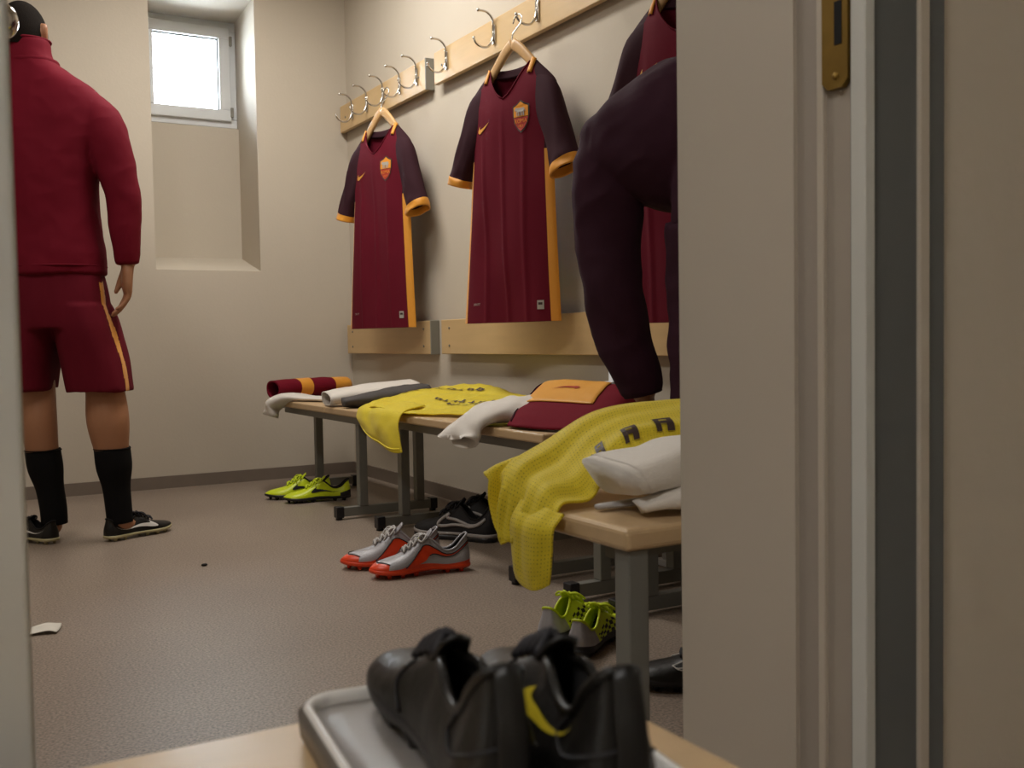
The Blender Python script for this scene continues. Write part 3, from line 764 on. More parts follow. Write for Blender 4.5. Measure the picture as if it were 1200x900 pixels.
# silver and orange boots
marks_m['silver'] = [M_SILV, M_ORSOLE]
def f_silver(s, v, sd):
    if s > .80 and v < .98-.0*s and (v < .45+2.4*(s-.80) or s > .93): return 1
    return 1 if v < .14 else 0
for mir, h, t, lab in ((True, (1.395, 2.70), (1.095, 2.745), 'silver boot with orange toe and stripe, nearer of the pair on the floor'),
                       (False, (1.365, 2.835), (1.070, 2.905), 'silver boot with orange toe, further of the pair on the floor')):
    r = place('football_boot', lab, 'boot', h[0], h[1], 0, pair_angle(h, t))
    at, fin = shoe(r, 'silver', .302, mir, f_silver, M_ORSOLE, M_LINING, M_LACEG, stud='cone', fine=2, low=1.32)
    for sd in (1, -1):
        lo = crom([(.80, .10), (.62, .10), (.50, .16), (.44, .36), (.40, .48), (.30, .56), (.03, .72)], 26)
        hi = crom([(.66, .12), (.60, .30), (.54, .52), (.48, .70), (.40, .74), (.28, .74), (.03, .78)], 26)
        V, F = strip_mesh(lo, hi, 5, lambda a, b_: at(a, b_, sd, .005)); o = mk('side_flash', fin(V), F, M_ORSOLE, r); o['label'] = 'orange flash along the side'
        V, F = tube(fin([at(a, b_, sd, .007) for a, b_ in hi]), .0016, 6); mk('flash_outline', V, F, M_BSW, r)
        V, F = tube(fin([at(a, b_, sd, .007) for a, b_ in lo[12:]]), .0014, 6); mk('flash_outline', V, F, M_BSW, r)
        V, F = tube(fin([at(a, b_, sd, .006) for a, b_ in crom([(.93, .98), (.90, .75), (.84, .56), (.80, .42)], 14)]), .0012, 6); mk('toe_outline', V, F, M_BSW, r)
# black trainers with grey midsole under the middle bench
marks_m['blacktr'] = [M_BLACKF]
f0 = lambda s, v, sd: 0
for mir, h, t, lab in ((True, (1.655, 3.00), (1.50, 3.262), 'black trainer with grey tick outline, its heel outermost under the middle bench'),
                       (False, (1.775, 3.075), (1.62, 3.335), 'black trainer behind its twin under the middle bench')):
    r = place('black_trainer', lab, 'trainer', h[0], h[1], 0, pair_angle(h, t))
    at, fin = shoe(r, 'blacktr', .325, mir, f0, M_SOLEG, M_LINING, M_LACEB, stud='flat', collar=.03, low=1.32)
    for sd in (1, -1):
        lo, hi = swoosh()
        M_ = lambda x, y: (.62-.50*x, .20+.50*y)
        pl = [M_(*p) for p in lo]+[M_(*p) for p in hi[::-1]]
        V, F = tube(fin([at(a, b_, sd, .008) for a, b_ in pl]), .0052, 7); o = mk('tick_outline', V, F, M_SOLEG, r); o['label'] = 'grey outlined tick'
# neon and silver boots behind the near leg
marks_m['lime'] = [M_NEON, M_SILV, M_BSW]
def f_lime(s, v, sd):
    if s < .26 and v > .14: return 1
    if v < .14: return 2
    if .30 < s < .75 and v < .55 and (int(s*22)+int(v*9)) % 2 == 0: return 2
    return 0
for mir, h, t, lab in ((False, (1.180, 1.80), (1.40, 1.945), 'neon boot with a silver heel behind the near bench leg, nearer of two'),
                       (True, (1.180, 1.920), (1.40, 2.065), 'neon boot with black collar line behind the near bench leg, further of two')):
    r = place('football_boot', lab, 'boot', h[0], h[1], 0, pair_angle(h, t))
    shoe(r, 'lime', .272, mir, f_lime, M_BLACKP, M_NEON, M_LACEY, stud='cone', fine=2, insole=M_NEON, low=1.08)
# lone black boot by the jamb
marks_m['black'] = [M_BLEATH]
h, t = (1.42, 1.43), (1.20, 1.60)
r = place('football_boot', 'black laced boot with thin white lines beside the door frame', 'boot', h[0], h[1], 0, pair_angle(h, t))
at, fin = shoe(r, 'black', .30, True, f0, M_BLACKP, M_LINING, M_LACEB, stud='cone', low=1.1)
for sd in (1, -1):
    for k, cp in enumerate(([(.72, .62), (.66, .44), (.50, .40), (.30, .46)], [(.72, .62), (.63, .34), (.48, .26), (.30, .34)], [(.72, .62), (.64, .70), (.60, .80)])):
        V, F = tube(fin([at(a, b_, sd, .006) for a, b_ in crom(cp, 12)]), .0011, 6); mk('white_line', V, F, M_WSW, r)

# ------------------------------------------------------------------ cloth on the benches
def folds(G, amp, fu, fv, seed, power=1.):
    """push a cloth grid along its normals: long folds plus small crumples"""
    N = normals(G); nu, nv = G.shape[:2]; H = G.copy()
    for i in range(nu):
        for j in range(nv):
            u, v = i/(nu-1), j/(nv-1)
            a = math.sin(6.283*(fu*u+.25*noise.noise(Vector((u*3, v*2, seed))))+seed)*(1 if fu else 0)+math.sin(6.283*(fv*v+.3*noise.noise(Vector((u*2, v*3, seed+5))))+seed)*(1 if fv else 0)
            c = noise.noise(Vector((G[i, j, 0]*24, G[i, j, 1]*24, seed+G[i, j, 2]*24)))
            H[i, j] += N[i, j]*amp*(a+1.1*c)
    return H
def holes_material():
    m = mat('yellow_mesh_print', lin('#f0dc2e'), .7, sheen=.2); nt = m.node_tree; N = nt.nodes; L = nt.links; b = N['Principled BSDF']
    uv = N.new('ShaderNodeTexCoord'); mp = N.new('ShaderNodeMapping'); mp.inputs['Scale'].default_value = (1, 1, 1)
    L.new(uv.outputs['UV'], mp.inputs[0])
    vo = N.new('ShaderNodeTexVoronoi'); vo.inputs['Scale'].default_value = 1.0; vo.inputs['Randomness'].default_value = .15
    L.new(mp.outputs[0], vo.inputs['Vector'])
    r = N.new('ShaderNodeValToRGB'); r.color_ramp.elements[0].position = .10; r.color_ramp.elements[1].position = .22
    r.color_ramp.elements[0].color = (*[c*.7 for c in lin('#8a7f18')], 1); r.color_ramp.elements[1].color = (*lin('#f0dc2e'), 1)
    L.new(vo.outputs['Distance'], r.inputs[0]); L.new(r.outputs[0], b.inputs['Base Color'])
    tr = N.new('ShaderNodeBsdfTranslucent'); tr.inputs['Color'].default_value = (*lin('#f0dc3c'), 1)
    ms = N.new('ShaderNodeMixShader'); ms.inputs[0].default_value = .30
    L.new(b.outputs[0], ms.inputs[1]); L.new(tr.outputs[0], ms.inputs[2]); L.new(ms.outputs[0], N['Material Output'].inputs[0])
    return m
M_YMESH = holes_material()
def cloth_obj(name, Gs, th, m, parent=None, org=None, uv=None):
    b = MB(); UV = []
    for G in Gs:
        V, F = sheet(G, th); b.add(V, F)
        nu, nv = G.shape[:2]
        su = np.r_[0, np.cumsum(np.linalg.norm(np.diff(G, axis=0), axis=2).mean(1))]; sv = np.r_[0, np.cumsum(np.linalg.norm(np.diff(G, axis=1), axis=2).mean(0))]
        q = [(su[i], sv[j]) for i in range(nu) for j in range(nv)]; UV += q+q
    o = b.build(name, m, parent, org, smooth=True)
    if uv:
        l = o.data.uv_layers.new(name='UVMap')
        for lp in o.data.loops: l.data[lp.index].uv = (UV[lp.vertex_index][0]/uv, UV[lp.vertex_index][1]/uv)
    return o
def on_grid(G, poly, off):
    nu, nv = G.shape[:2]; N = normals(G)
    def f(a, b):
        i = np.clip(a, 0, 1)*(nu-1); j = np.clip(b, 0, 1)*(nv-1); k = int(min(i, nu-2)); l = int(min(j, nv-2)); x, y = i-k, j-l
        p = G[k, l]*(1-x)*(1-y)+G[k+1, l]*x*(1-y)+G[k, l+1]*(1-x)*y+G[k+1, l+1]*x*y; n = N[k, l]
        return p+n*(off if n[2] > 0 else -off)
    return f
def grid_tube(pts, hw, hh, e=2.4, n=28, steps=26, seed=0., amp=.004, up=(0, 0, 1), caps=(True, True)):
    """soft flattened roll of cloth along a path"""
    P = crom(pts, steps); d = np.linspace(0, 1, len(hw)); HW = interp(d, np.array(hw, float), np.linspace(0, 1, steps)); HH = interp(d, np.array(hh, float), np.linspace(0, 1, steps))
    R = []
    for i in range(steps):
        t = P[min(i+1, steps-1)]-P[max(i-1, 0)]; t /= np.linalg.norm(t); s = np.cross(t, up); s /= np.linalg.norm(s); u = np.cross(s, t)
        rg = ring(P[i], s*HW[i], u*HH[i], n, e)
        c = P[i]
        for k in range(n):
            q = rg[k]; w = noise.noise(Vector((q[0]*22+seed, q[1]*22, q[2]*22)))*amp + amp*.8*math.sin(k/n*6.283*3+seed)*abs(math.sin(i*.25+seed))
            rg[k] = q+(q-c)/(np.linalg.norm(q-c)+1e-9)*w
        R.append(rg)
    return R

# yellow mesh shirt over the joint of the wall benches
org = (1.6, 3.5, .42)
T1 = [[(1.70, 3.935, .452), (1.60, 3.815, .452), (1.50, 3.715, .446), (1.425, 3.630, .432)],
      [(1.78, 3.735, .485), (1.64, 3.655, .478), (1.52, 3.565, .456), (1.425, 3.515, .437)],
      [(1.81, 3.495, .515), (1.67, 3.455, .488), (1.54, 3.395, .458), (1.43, 3.375, .437)],
      [(1.82, 3.335, .52), (1.69, 3.295, .478), (1.56, 3.255, .452), (1.45, 3.245, .436)],
      [(1.82, 3.135, .485), (1.71, 3.115, .468), (1.60, 3.095, .446), (1.52, 3.115, .430)],
      [(1.80, 2.935, .470), (1.73, 2.915, .462), (1.65, 2.925, .444), (1.58, 2.975, .430)],
      [(1.77, 2.795, .435), (1.73, 2.785, .440), (1.68, 2.795, .435), (1.64, 2.845, .428)]]
D1 = [[(1.50, 3.715, .443), (1.425, 3.630, .434), (1.402, 3.605, .405), (1.400, 3.575, .385), (1.402, 3.555, .372)],
      [(1.51, 3.615, .452), (1.425, 3.565, .437), (1.400, 3.535, .400), (1.395, 3.485, .360), (1.398, 3.455, .335)],
      [(1.52, 3.495, .455), (1.425, 3.465, .437), (1.400, 3.445, .395), (1.395, 3.375, .345), (1.400, 3.335, .308)],
      [(1.53, 3.375, .455), (1.435, 3.355, .437), (1.405, 3.345, .395), (1.400, 3.285, .340), (1.402, 3.255, .296)],
      [(1.54, 3.295, .452), (1.45, 3.270, .436), (1.42, 3.260, .400), (1.412, 3.235, .345), (1.412, 3.215, .300)]]
G1 = folds(patch(T1, 70, 44), .0055, 2.2, 1.2, 1.3); GD = folds(patch(D1, 46, 40), .0022, 2.0, 0, 2.2)
ys1 = cloth_obj('yellow_shirt', [G1, GD], .004, M_YMESH, org=org, uv=.0050)
tag(ys1, 'yellow mesh training shirt draped over the edge where two far wall benches meet', 'shirt')
def blob_print(G, rows, m, parent, org, name, seed, off=.0055):
    rnd = random.Random(seed); b = MB()
    for (a0, b0, a1, b1, n, sz) in rows:
        for k in range(n):
            t = k/max(1, n-1); a = a0+(a1-a0)*t; c = b0+(b1-b0)*t
            w, h = sz*(.8+.4*rnd.random()), sz*1.3*(.8+.4*rnd.random())
            f = on_grid(G, None, off)
            kind = rnd.randrange(3)
            bars = [[(0, 0, .3, 1), (.3, .75, 1, 1), (.3, 0, 1, .25), (.7, .2, 1, .8)], [(0, 0, .3, 1), (.3, .4, .7, .6), (.7, 0, 1, 1)], [(0, .7, 1, 1), (.35, 0, .65, .7)]][kind]
            for x0, y0, x1, y1 in bars:
                V = [f(a+w*(x-.5), c+h*(y-.5)) for x, y in ((x0, y0), (x1, y0), (x1, y1), (x0, y1))]; b.add(V, [(0, 1, 2, 3)])
    return b.build(name, m, parent, org, smooth=False)
blob_print(G1, [(.10, .36, .50, .12, 9, .040), (.14, .46, .24, .42, 4, .035), (.44, .52, .72, .46, 7, .035), (.55, .58, .74, .54, 6, .03)], M_DARKPRINT, ys1, org, 'dark_print', 3)['label'] = 'dark crumpled lettering'
V, F = tube([GD[i, -4]+np.array([-.003, 0, 0]) for i in range(1, 45, 2)], .0022, 6); mk('hem_seam', V, F, M_YEL, ys1, org)

# yellow mesh shirt over the end of the near bench
org = (1.0, 1.38, .42)
T2 = [[(1.28, 1.50, .530), (1.27, 1.46, .562), (1.25, 1.40, .560), (1.23, 1.34, .535), (1.21, 1.30, .500)],
      [(1.16, 1.51, .535), (1.15, 1.465, .565), (1.12, 1.40, .560), (1.09, 1.335, .540), (1.07, 1.30, .510)],
      [(1.055, 1.505, .525), (1.045, 1.46, .560), (1.015, 1.40, .552), (.985, 1.34, .532), (.965, 1.295, .505)],
      [(.985, 1.505, .500), (.975, 1.46, .545), (.945, 1.40, .530), (.92, 1.34, .500), (.905, 1.295, .462)],
      [(.905, 1.495, .475), (.900, 1.46, .510), (.888, 1.405, .492), (.875, 1.345, .464), (.875, 1.290, .436)],
      [(.795, 1.468, .464), (.822, 1.445, .478), (.826, 1.400, .468), (.822, 1.345, .452), (.823, 1.285, .437)],
      [(.788, 1.448, .452), (.800, 1.428, .445), (.802, 1.388, .436), (.800, 1.340, .424), (.801, 1.280, .416)],
      [(.786, 1.440, .418), (.790, 1.422, .408), (.790, 1.390, .394), (.790, 1.345, .393), (.796, 1.280, .402)],
      [(.787, 1.426, .390), (.787, 1.412, .380), (.785, 1.390, .370), (.787, 1.358, .378), (.795, 1.288, .398)],
      [(.788, 1.410, .374), (.788, 1.400, .367), (.786, 1.385, .363), (.788, 1.364, .372), (.795, 1.298, .396)]]
LB = [[(.806, 1.374, .428), (.806, 1.345, .428), (.806, 1.315, .426), (.806, 1.285, .424), (.808, 1.262, .424)],
      [(.787, 1.374, .400), (.783, 1.345, .400), (.781, 1.315, .400), (.783, 1.285, .400), (.790, 1.262, .402)],
      [(.788, 1.374, .365), (.780, 1.347, .362), (.777, 1.318, .360), (.781, 1.288, .362), (.790, 1.266, .366)],
      [(.789, 1.374, .332), (.781, 1.350, .327), (.778, 1.320, .324), (.782, 1.292, .328), (.790, 1.270, .336)],
      [(.790, 1.366, .314), (.783, 1.347, .307), (.780, 1.320, .304), (.784, 1.296, .307), (.791, 1.276, .317)]]
G2 = patch(T2, 110, 80)
N2 = normals(G2)
for i in range(110):
    for j in range(80):
        u, v = i/109, j/79
        k = .35+.65*min(1, u*1.3)
        w = .75*math.sin(6.283*(2.6*v+.35*u+.16*noise.noise(Vector((u*3, v*2.2, 4.)))))+.35*math.sin(6.283*(5.3*v-.8*u)+1.)+.7*noise.noise(Vector((u*5, v*9, 2.)))
        G2[i, j] += N2[i, j]*w*.0075*k
GB = folds(patch(LB, 44, 36), .0022, 0, 1.6, 1.1)
ys2 = cloth_obj('yellow_shirt', [G2, GB], .004, M_YMESH, org=org, uv=.0062)
tag(ys2, 'yellow mesh training shirt heaped over the left end of the near bench', 'shirt')
f2 = on_grid(G2, None, .0055)
for (a, c, wd, hg) in ((.315, .80, .030, .16), (.225, .84, .036, .17), (.15, .80, .036, .17)):
    b = MB()
    for x0, y0, x1, y1 in ((-.5, 0, -.2, 1), (-.2, .75, .5, 1), (-.2, .40, .5, .6), (.2, .6, .5, .75), (.1, 0, .5, .40)):
        n = 5
        for q in range(n):
            v0, v1 = y0+(y1-y0)*q/n, y0+(y1-y0)*(q+1)/n
            b.add([f2(a-wd*x, c-hg*(y-.5)) for x, y in ((x0, v0), (x1, v0), (x1, v1), (x0, v1))], [(0, 1, 2, 3)])
    b.build('printed_letter', M_DARKPRINT, ys2, org)['label'] = 'dark printed letter'

# white towels in front of it
for pts, hw, hh, lab in (
    ([(.868, 1.222, .474), (.93, 1.225, .482), (1.05, 1.235, .488), (1.25, 1.25, .490)], [.056, .060, .064, .064], [.026, .036, .040, .038], 'white rolled towel on the near bench, upper of two'),
    ([(.890, 1.185, .434), (.93, 1.176, .441), (1.04, 1.172, .450), (1.25, 1.178, .452)], [.012, .034, .046, .048], [.008, .020, .030, .031], 'white rolled towel on the near bench, lower one by the front edge')):
    R = grid_tube(pts, hw, hh, e=3.4, seed=pts[0][0]*9, amp=.005)
    for k in range(5): R[k] = R[k]+np.outer(-(R[k][:, 2]-R[k][:, 2].mean())*.65*(1-k/5), (1, 0, 0))
    V, F = loft(R); o = mk('white_towel', V, F, M_WHITE, org=pts[0]); tag(o, lab, 'towel', 'white towels')
    if hw[0] > .04:
        rr = [R[1]*1.0, R[2]]; c1, c2 = R[1].mean(0), R[2].mean(0)
        V, F = loft([(R[1]-c1)*1.025+c1, (R[2]-c2)*1.025+c2], False, False); mk('hem_band', V, F, M_WHITE, o, None).data.transform(Matrix.Translation(-Vector(pts[0])))
# grey insole tip sticking out under the towels
rg = []
for t in np.linspace(0, 1, 12):
    w = .020*math.sin(math.pi*min(1, .06+t*.75))**.7
    rg.append(ring((.868+.12*t, 1.262-.012*t, .4275+.004*t), (0, w, 0), (0, 0, .0045), 14))
V, F = loft(rg); o = mk('grey_insole', V, F, M_SOLEG, org=(.9, 1.26, .42)); tag(o, 'grey insole poking out from under the white towels', 'insole')

# white sock pair and maroon shorts on the middle bench
org = (1.5, 2.7, .42)
Rw = grid_tube([(1.395, 2.765, .378), (1.425, 2.765, .415), (1.47, 2.755, .447), (1.56, 2.735, .462), (1.66, 2.70, .468)], [.100, .104, .104, .098, .095], [.020, .024, .030, .036, .034], e=2.6, seed=3.3, amp=.009, n=36)
Rw[0] = Rw[0]+np.array([0, 0, -.010])*np.linspace(0, 1, 1)[:, None]
for k in range(36):   # wavy open mouth
    Rw[0][k] += np.array([-.012*math.sin(k*.52), 0, .012*math.sin(k*.35+1)]); Rw[1][k] += np.array([-.004*math.sin(k*.52), 0, .005*math.sin(k*.35+1)])
V, F = loft(Rw, False, True); b = MB(); b.add(V, F)
inn = [(q-q.mean(0))*np.array([.93, .93, .93])+q.mean(0) for q in Rw[:12]]; V2, F2 = loft(inn, False, True); b.add(V2, [f[::-1] for f in F2])
n = 36; a = len(V); b.F += [(j, a+j, a+(j+1) % n, (j+1) % n) for j in range(n)]; b.M += [0]*n
o = b.build('white_towel', M_WHITE, org=org, smooth=True); tag(o, 'white sleeve-like towel with an open end hanging over the middle bench edge', 'towel')
for dy in (-.045, .03):
    V, F = tube([Rw[k][27]+np.array([0, dy, .002+.006]) for k in range(3, 22)], .004, 6); q = mk('fold_ridge', V, F, M_WHITE, o, org)
org = (1.65, 2.55, .42)
TS = [[(1.80, 2.90, .430), (1.74, 2.865, .430), (1.62, 2.76, .432), (1.50, 2.625, .430), (1.478, 2.60, .428)],
      [(1.815, 2.89, .505), (1.735, 2.845, .510), (1.63, 2.745, .485), (1.52, 2.635, .452), (1.474, 2.585, .430)],
      [(1.815, 2.84, .535), (1.745, 2.79, .537), (1.64, 2.70, .506), (1.53, 2.595, .466), (1.474, 2.540, .430)],
      [(1.82, 2.64, .535), (1.755, 2.60, .540), (1.66, 2.53, .508), (1.57, 2.455, .468), (1.500, 2.42, .430)],
      [(1.82, 2.46, .520), (1.765, 2.42, .525), (1.69, 2.37, .497), (1.62, 2.32, .462), (1.555, 2.30, .430)],
      [(1.82, 2.38, .430), (1.77, 2.35, .430), (1.70, 2.31, .430), (1.63, 2.28, .430), (1.57, 2.27, .428)]]
GS = folds(patch(TS, 50, 40), .002, 0, 0, 4.)
o = cloth_obj('maroon_shorts', [GS], .006, M_MAROON2, org=org); tag(o, 'folded maroon shorts with an amber panel on the middle bench', 'shorts')
sub = np.array([[on_grid(GS, None, .006)(a, c) for c in np.linspace(.20, .62, 16)] for a in np.linspace(.36, .72, 20)])
V, F = sheet(sub, .003); q = mk('amber_panel', V, F, M_SWOOSH, o, org); q['label'] = 'amber panel'
lo, hi = swoosh(); fs = on_grid(GS, None, .0095)
V, F = strip_mesh(lo, hi, 3, lambda x, y: fs(.48+.13*(1-x), .37+.07*y)); mk('tick_logo', V, F, M_CREST_R, o, org)
sub = np.array([[on_grid(GS, None, .005)(a, c) for c in np.linspace(.05, .93, 24)] for a in np.linspace(.27, .305, 4)])
V, F = sheet(sub, .003); mk('hem_band', V, F, M_AUBER, o, org)['label'] = 'dark hem band'

# rolled striped sock and white sock at the far end, white and charcoal cloths
org = (1.42, 4.62, .42)
r = root('rolled_sock', org, 'rolled maroon and amber striped sock at the far end of the wall benches', 'sock')
P = [(1.385, 4.585, .470), (1.50, 4.635, .472), (1.66, 4.70, .470), (1.80, 4.755, .468)]
R = grid_tube(P, [.046, .045, .048, .046], [.040, .042, .044, .042], e=2.1, steps=44, n=28, seed=1.2, amp=.0025)
cut = [0, 13, 20, 33, 43]
for k in range(4):
    V, F = loft(R[cut[k]:cut[k+1]+1], False, k == 3); o = mk('sock_band', V, F, M_ORANGE if k % 2 else M_MAROON2, r, org); o['label'] = 'amber band' if k % 2 else 'maroon band'
inn = [(q-q.mean(0))*.84+q.mean(0) for q in R[:12]]
V2, F2 = loft(inn, False, True); b = MB(); b.add(V2, [f[::-1] for f in F2]); b.add(np.r_[R[0], inn[0]], [(j, 28+j, 28+(j+1) % 28, (j+1) % 28) for j in range(28)])
b.build('inner_roll', M_MAROON2, r, org, smooth=True)
org = (1.45, 4.55, .42)
R = grid_tube([(1.362, 4.560, .352), (1.378, 4.555, .395), (1.425, 4.50, .430), (1.50, 4.38, .433), (1.56, 4.22, .430)], [.074, .076, .066, .05, .045], [.034, .028, .013, .010, .008], e=2.3, seed=5., amp=.003, n=30)
b = MB(); V, F = loft(R, False, True); b.add(V, F); inn = [(q-q.mean(0))*.9+q.mean(0) for q in R[:9]]; V2, F2 = loft(inn, False, True); k = len(V); b.add(V2, [f[::-1] for f in F2])
b.F += [(j, k+j, k+(j+1) % 30, (j+1) % 30) for j in range(30)]; b.M += [0]*30
o = b.build('white_sock', M_WHITE, org=org, smooth=True); tag(o, 'white sock hanging over the far end of the wall benches below the rolled sock', 'sock')
org = (1.6, 4.0, .42)
R = grid_tube([(1.415, 3.965, .452), (1.46, 3.96, .458), (1.60, 3.95, .470), (1.79, 3.95, .480)], [.080, .090, .095, .10], [.028, .034, .038, .036], e=2.4, seed=2., amp=.004, n=30)
b = MB(); V, F = loft(R, False, True); b.add(V, F); inn = [(q-q.mean(0))*.88+q.mean(0) for q in R[:9]]; V2, F2 = loft(inn, False, True); k = len(V); b.add(V2, [f[::-1] for f in F2])
b.F += [(j, k+j, k+(j+1) % 30, (j+1) % 30) for j in range(30)]; b.M += [0]*30
o = b.build('white_towel', M_WHITE, org=org, smooth=True); tag(o, 'white rolled towel beside the charcoal cloth on the far bench', 'towel')
org = (1.55, 3.87, .42)
R = grid_tube([(1.425, 3.80, .443), (1.46, 3.795, .446), (1.60, 3.79, .458), (1.78, 3.80, .474)], [.032, .052, .060, .055], [.018, .030, .038, .034], e=2.2, seed=7., amp=.006, n=30)
V, F = loft(R); o = mk('charcoal_cloth', V, F, M_GREYC, org=org); tag(o, 'bundled charcoal cloth between the white towel and the yellow shirt', 'cloth')
# white pipe casing low on the right wall, and the bagged roll under the wall bench
b = MB(); b.tube([(1.925, 2.69, .02), (1.925, 2.69, .618)], .018, 14); o = b.build('trim_3', M_PVC, smooth=True); o['kind'] = 'structure'; o['label'] = 'white pipe running up the wall behind the bench'
for z in (.12, .52):
    MB().box((1.90, 2.667, z), (1.947, 2.713, z+.02), bev=.003).build('pipe_clip', M_PVC, o)
b = MB(); b.tube([(1.92, 2.40, .01), (1.92, 2.40, .30)], .030, 16); o = b.build('trim_4', M_PVC, smooth=True); o['kind'] = 'structure'; o['label'] = 'short white pipe under the wall bench'
MB().box((1.885, 2.365, .0), (1.947, 2.435, .02), bev=.003).build('pipe_collar', M_PVC, o)

# paper scrap and a dark crumb on the floor
G = folds(patch([[(.215, 2.715, .003), (.245, 2.705, .010), (.278, 2.71, .004)], [(.205, 2.68, .006), (.242, 2.675, .016), (.272, 2.672, .005)], [(.20, 2.645, .003), (.235, 2.64, .008), (.258, 2.632, .003)]], 14, 14), .002, 1, 0, 1.)
V, F = sheet(G, .0012)
o = mk('paper_scrap', V, F, M_PAPER, org=(.24, 2.67, 0)); tag(o, 'scrap of white paper on the floor by the left door frame', 'paper')
V, F = ball((.735, 3.19, .004), (.010, .007, .004), 10, 6); o = mk('dirt_crumb', V, F, M_LINING, org=(.735, 3.19, 0)); tag(o, 'small dark crumb of dirt alone on the open floor', 'dirt')

# ------------------------------------------------------------------ tray with black boots in the foreground
org = (.28, .5, .42); tz = .42
ang = math.radians(-7.0); ca, sa = math.cos(ang), math.sin(ang)
def tr(u, v, z): return (.2075+u*ca-v*sa, .662+u*sa+v*ca, z)
def rrect(w0, w1, l0, l1, rad, z, n=7):
    P = []
    for cx, cy, a0 in ((w1-rad, l1-rad, 0), (w0+rad, l1-rad, 90), (w0+rad, l0+rad, 180), (w1-rad, l0+rad, 270)):
        for k in range(n):
            a = math.radians(a0+90*k/(n-1)); P.append(tr(cx+rad*math.cos(a), cy+rad*math.sin(a), z))
    return np.array(P)
r = root('silver_tray', org, 'dull silver tray with dark sides under the black boots in the foreground', 'tray')
wdt, ln = .175, .33
V, F = loft([rrect(.010, wdt-.010, -ln, -.010, .020, tz), rrect(0, wdt, -ln-.01, 0, .026, tz+.006), rrect(-.001, wdt+.001, -ln-.011, .001, .026, tz+.020), rrect(.002, wdt-.002, -ln-.008, -.002, .025, tz+.0235)], True, False); mk('tray_side', V, F, M_TRAYS, r, org)
V, F = loft([rrect(.002, wdt-.002, -ln-.008, -.002, .025, tz+.0230), rrect(.004, wdt-.004, -ln-.006, -.004, .024, tz+.0255), rrect(.007, wdt-.007, -ln-.003, -.007, .022, tz+.0255), rrect(.009, wdt-.009, -ln-.001, -.009, .021, tz+.0225), rrect(.010, wdt-.010, -ln-.001, -.010, .020, tz+.0185)], False, False); mk('tray_rim', V, F, M_TRAYR, r, org)
V, F = loft([rrect(.0095, wdt-.0095, -ln-.001, -.0095, .021, tz+.016), rrect(.0095, wdt-.0095, -ln-.001, -.0095, .021, tz+.0185)], True, True); mk('tray_floor', V, F, M_TRAY, r, org)
marks_m['fg'] = [M_BLEATH, M_BLACKF]
f_fg = lambda s, v, sd: 0
for mir, h, ang_, lab, mk_ in ((False, (.230, .408), 77, 'scuffed black boot on the silver tray, left of the pair', False), (True, (.274, .376), 74, 'scuffed black boot with a yellow tick on the silver tray, right of the pair', True)):
    r = place('football_boot', lab, 'boot', h[0], h[1], tz+.0185, math.radians(ang_), None)
    at, fin = shoe(r, 'fg', .26, not mir, f_fg, M_BLACKP, M_LINING, M_LACEB, stud='cone', fine=2, low=1.22, ws=.78, front=.70, loops=False,
                   marks=[(1, .46, .17, .34, .80, M_YSW, 'tick_logo', 0), (-1, .46, .17, .34, .80, M_YSW, 'tick_logo', 0)] if mk_ else ())
    for sd in (1, -1):
        V, F = tube(fin([at(a, b_, sd, .004) for a, b_ in crom([(.0, .45), (.14, .40), (.24, .62), (.22, .95)], 16)]), .0010, 6); mk('stitched_seam', V, F, M_BLACKF, r)
        V, F = tube(fin([at(a, b_, sd, .004) for a, b_ in crom([(.55, .08), (.60, .4), (.60, .75)], 12)]), .0010, 6); mk('stitched_seam', V, F, M_BLACKF, r)
    V, F = sheet(patch([[(-.012, -.03, .12), (-.016, 0, .12), (-.012, .03, .12)], [(-.022, -.034, .22), (-.030, 0, .22), (-.022, .034, .22)], [(.012, -.028, .345), (.006, 0, .352), (.012, .028, .345)]], 12, 8)*np.array([.26, .205, .26]), .004); mk('heel_strip', V, F, M_BLEATH, r)

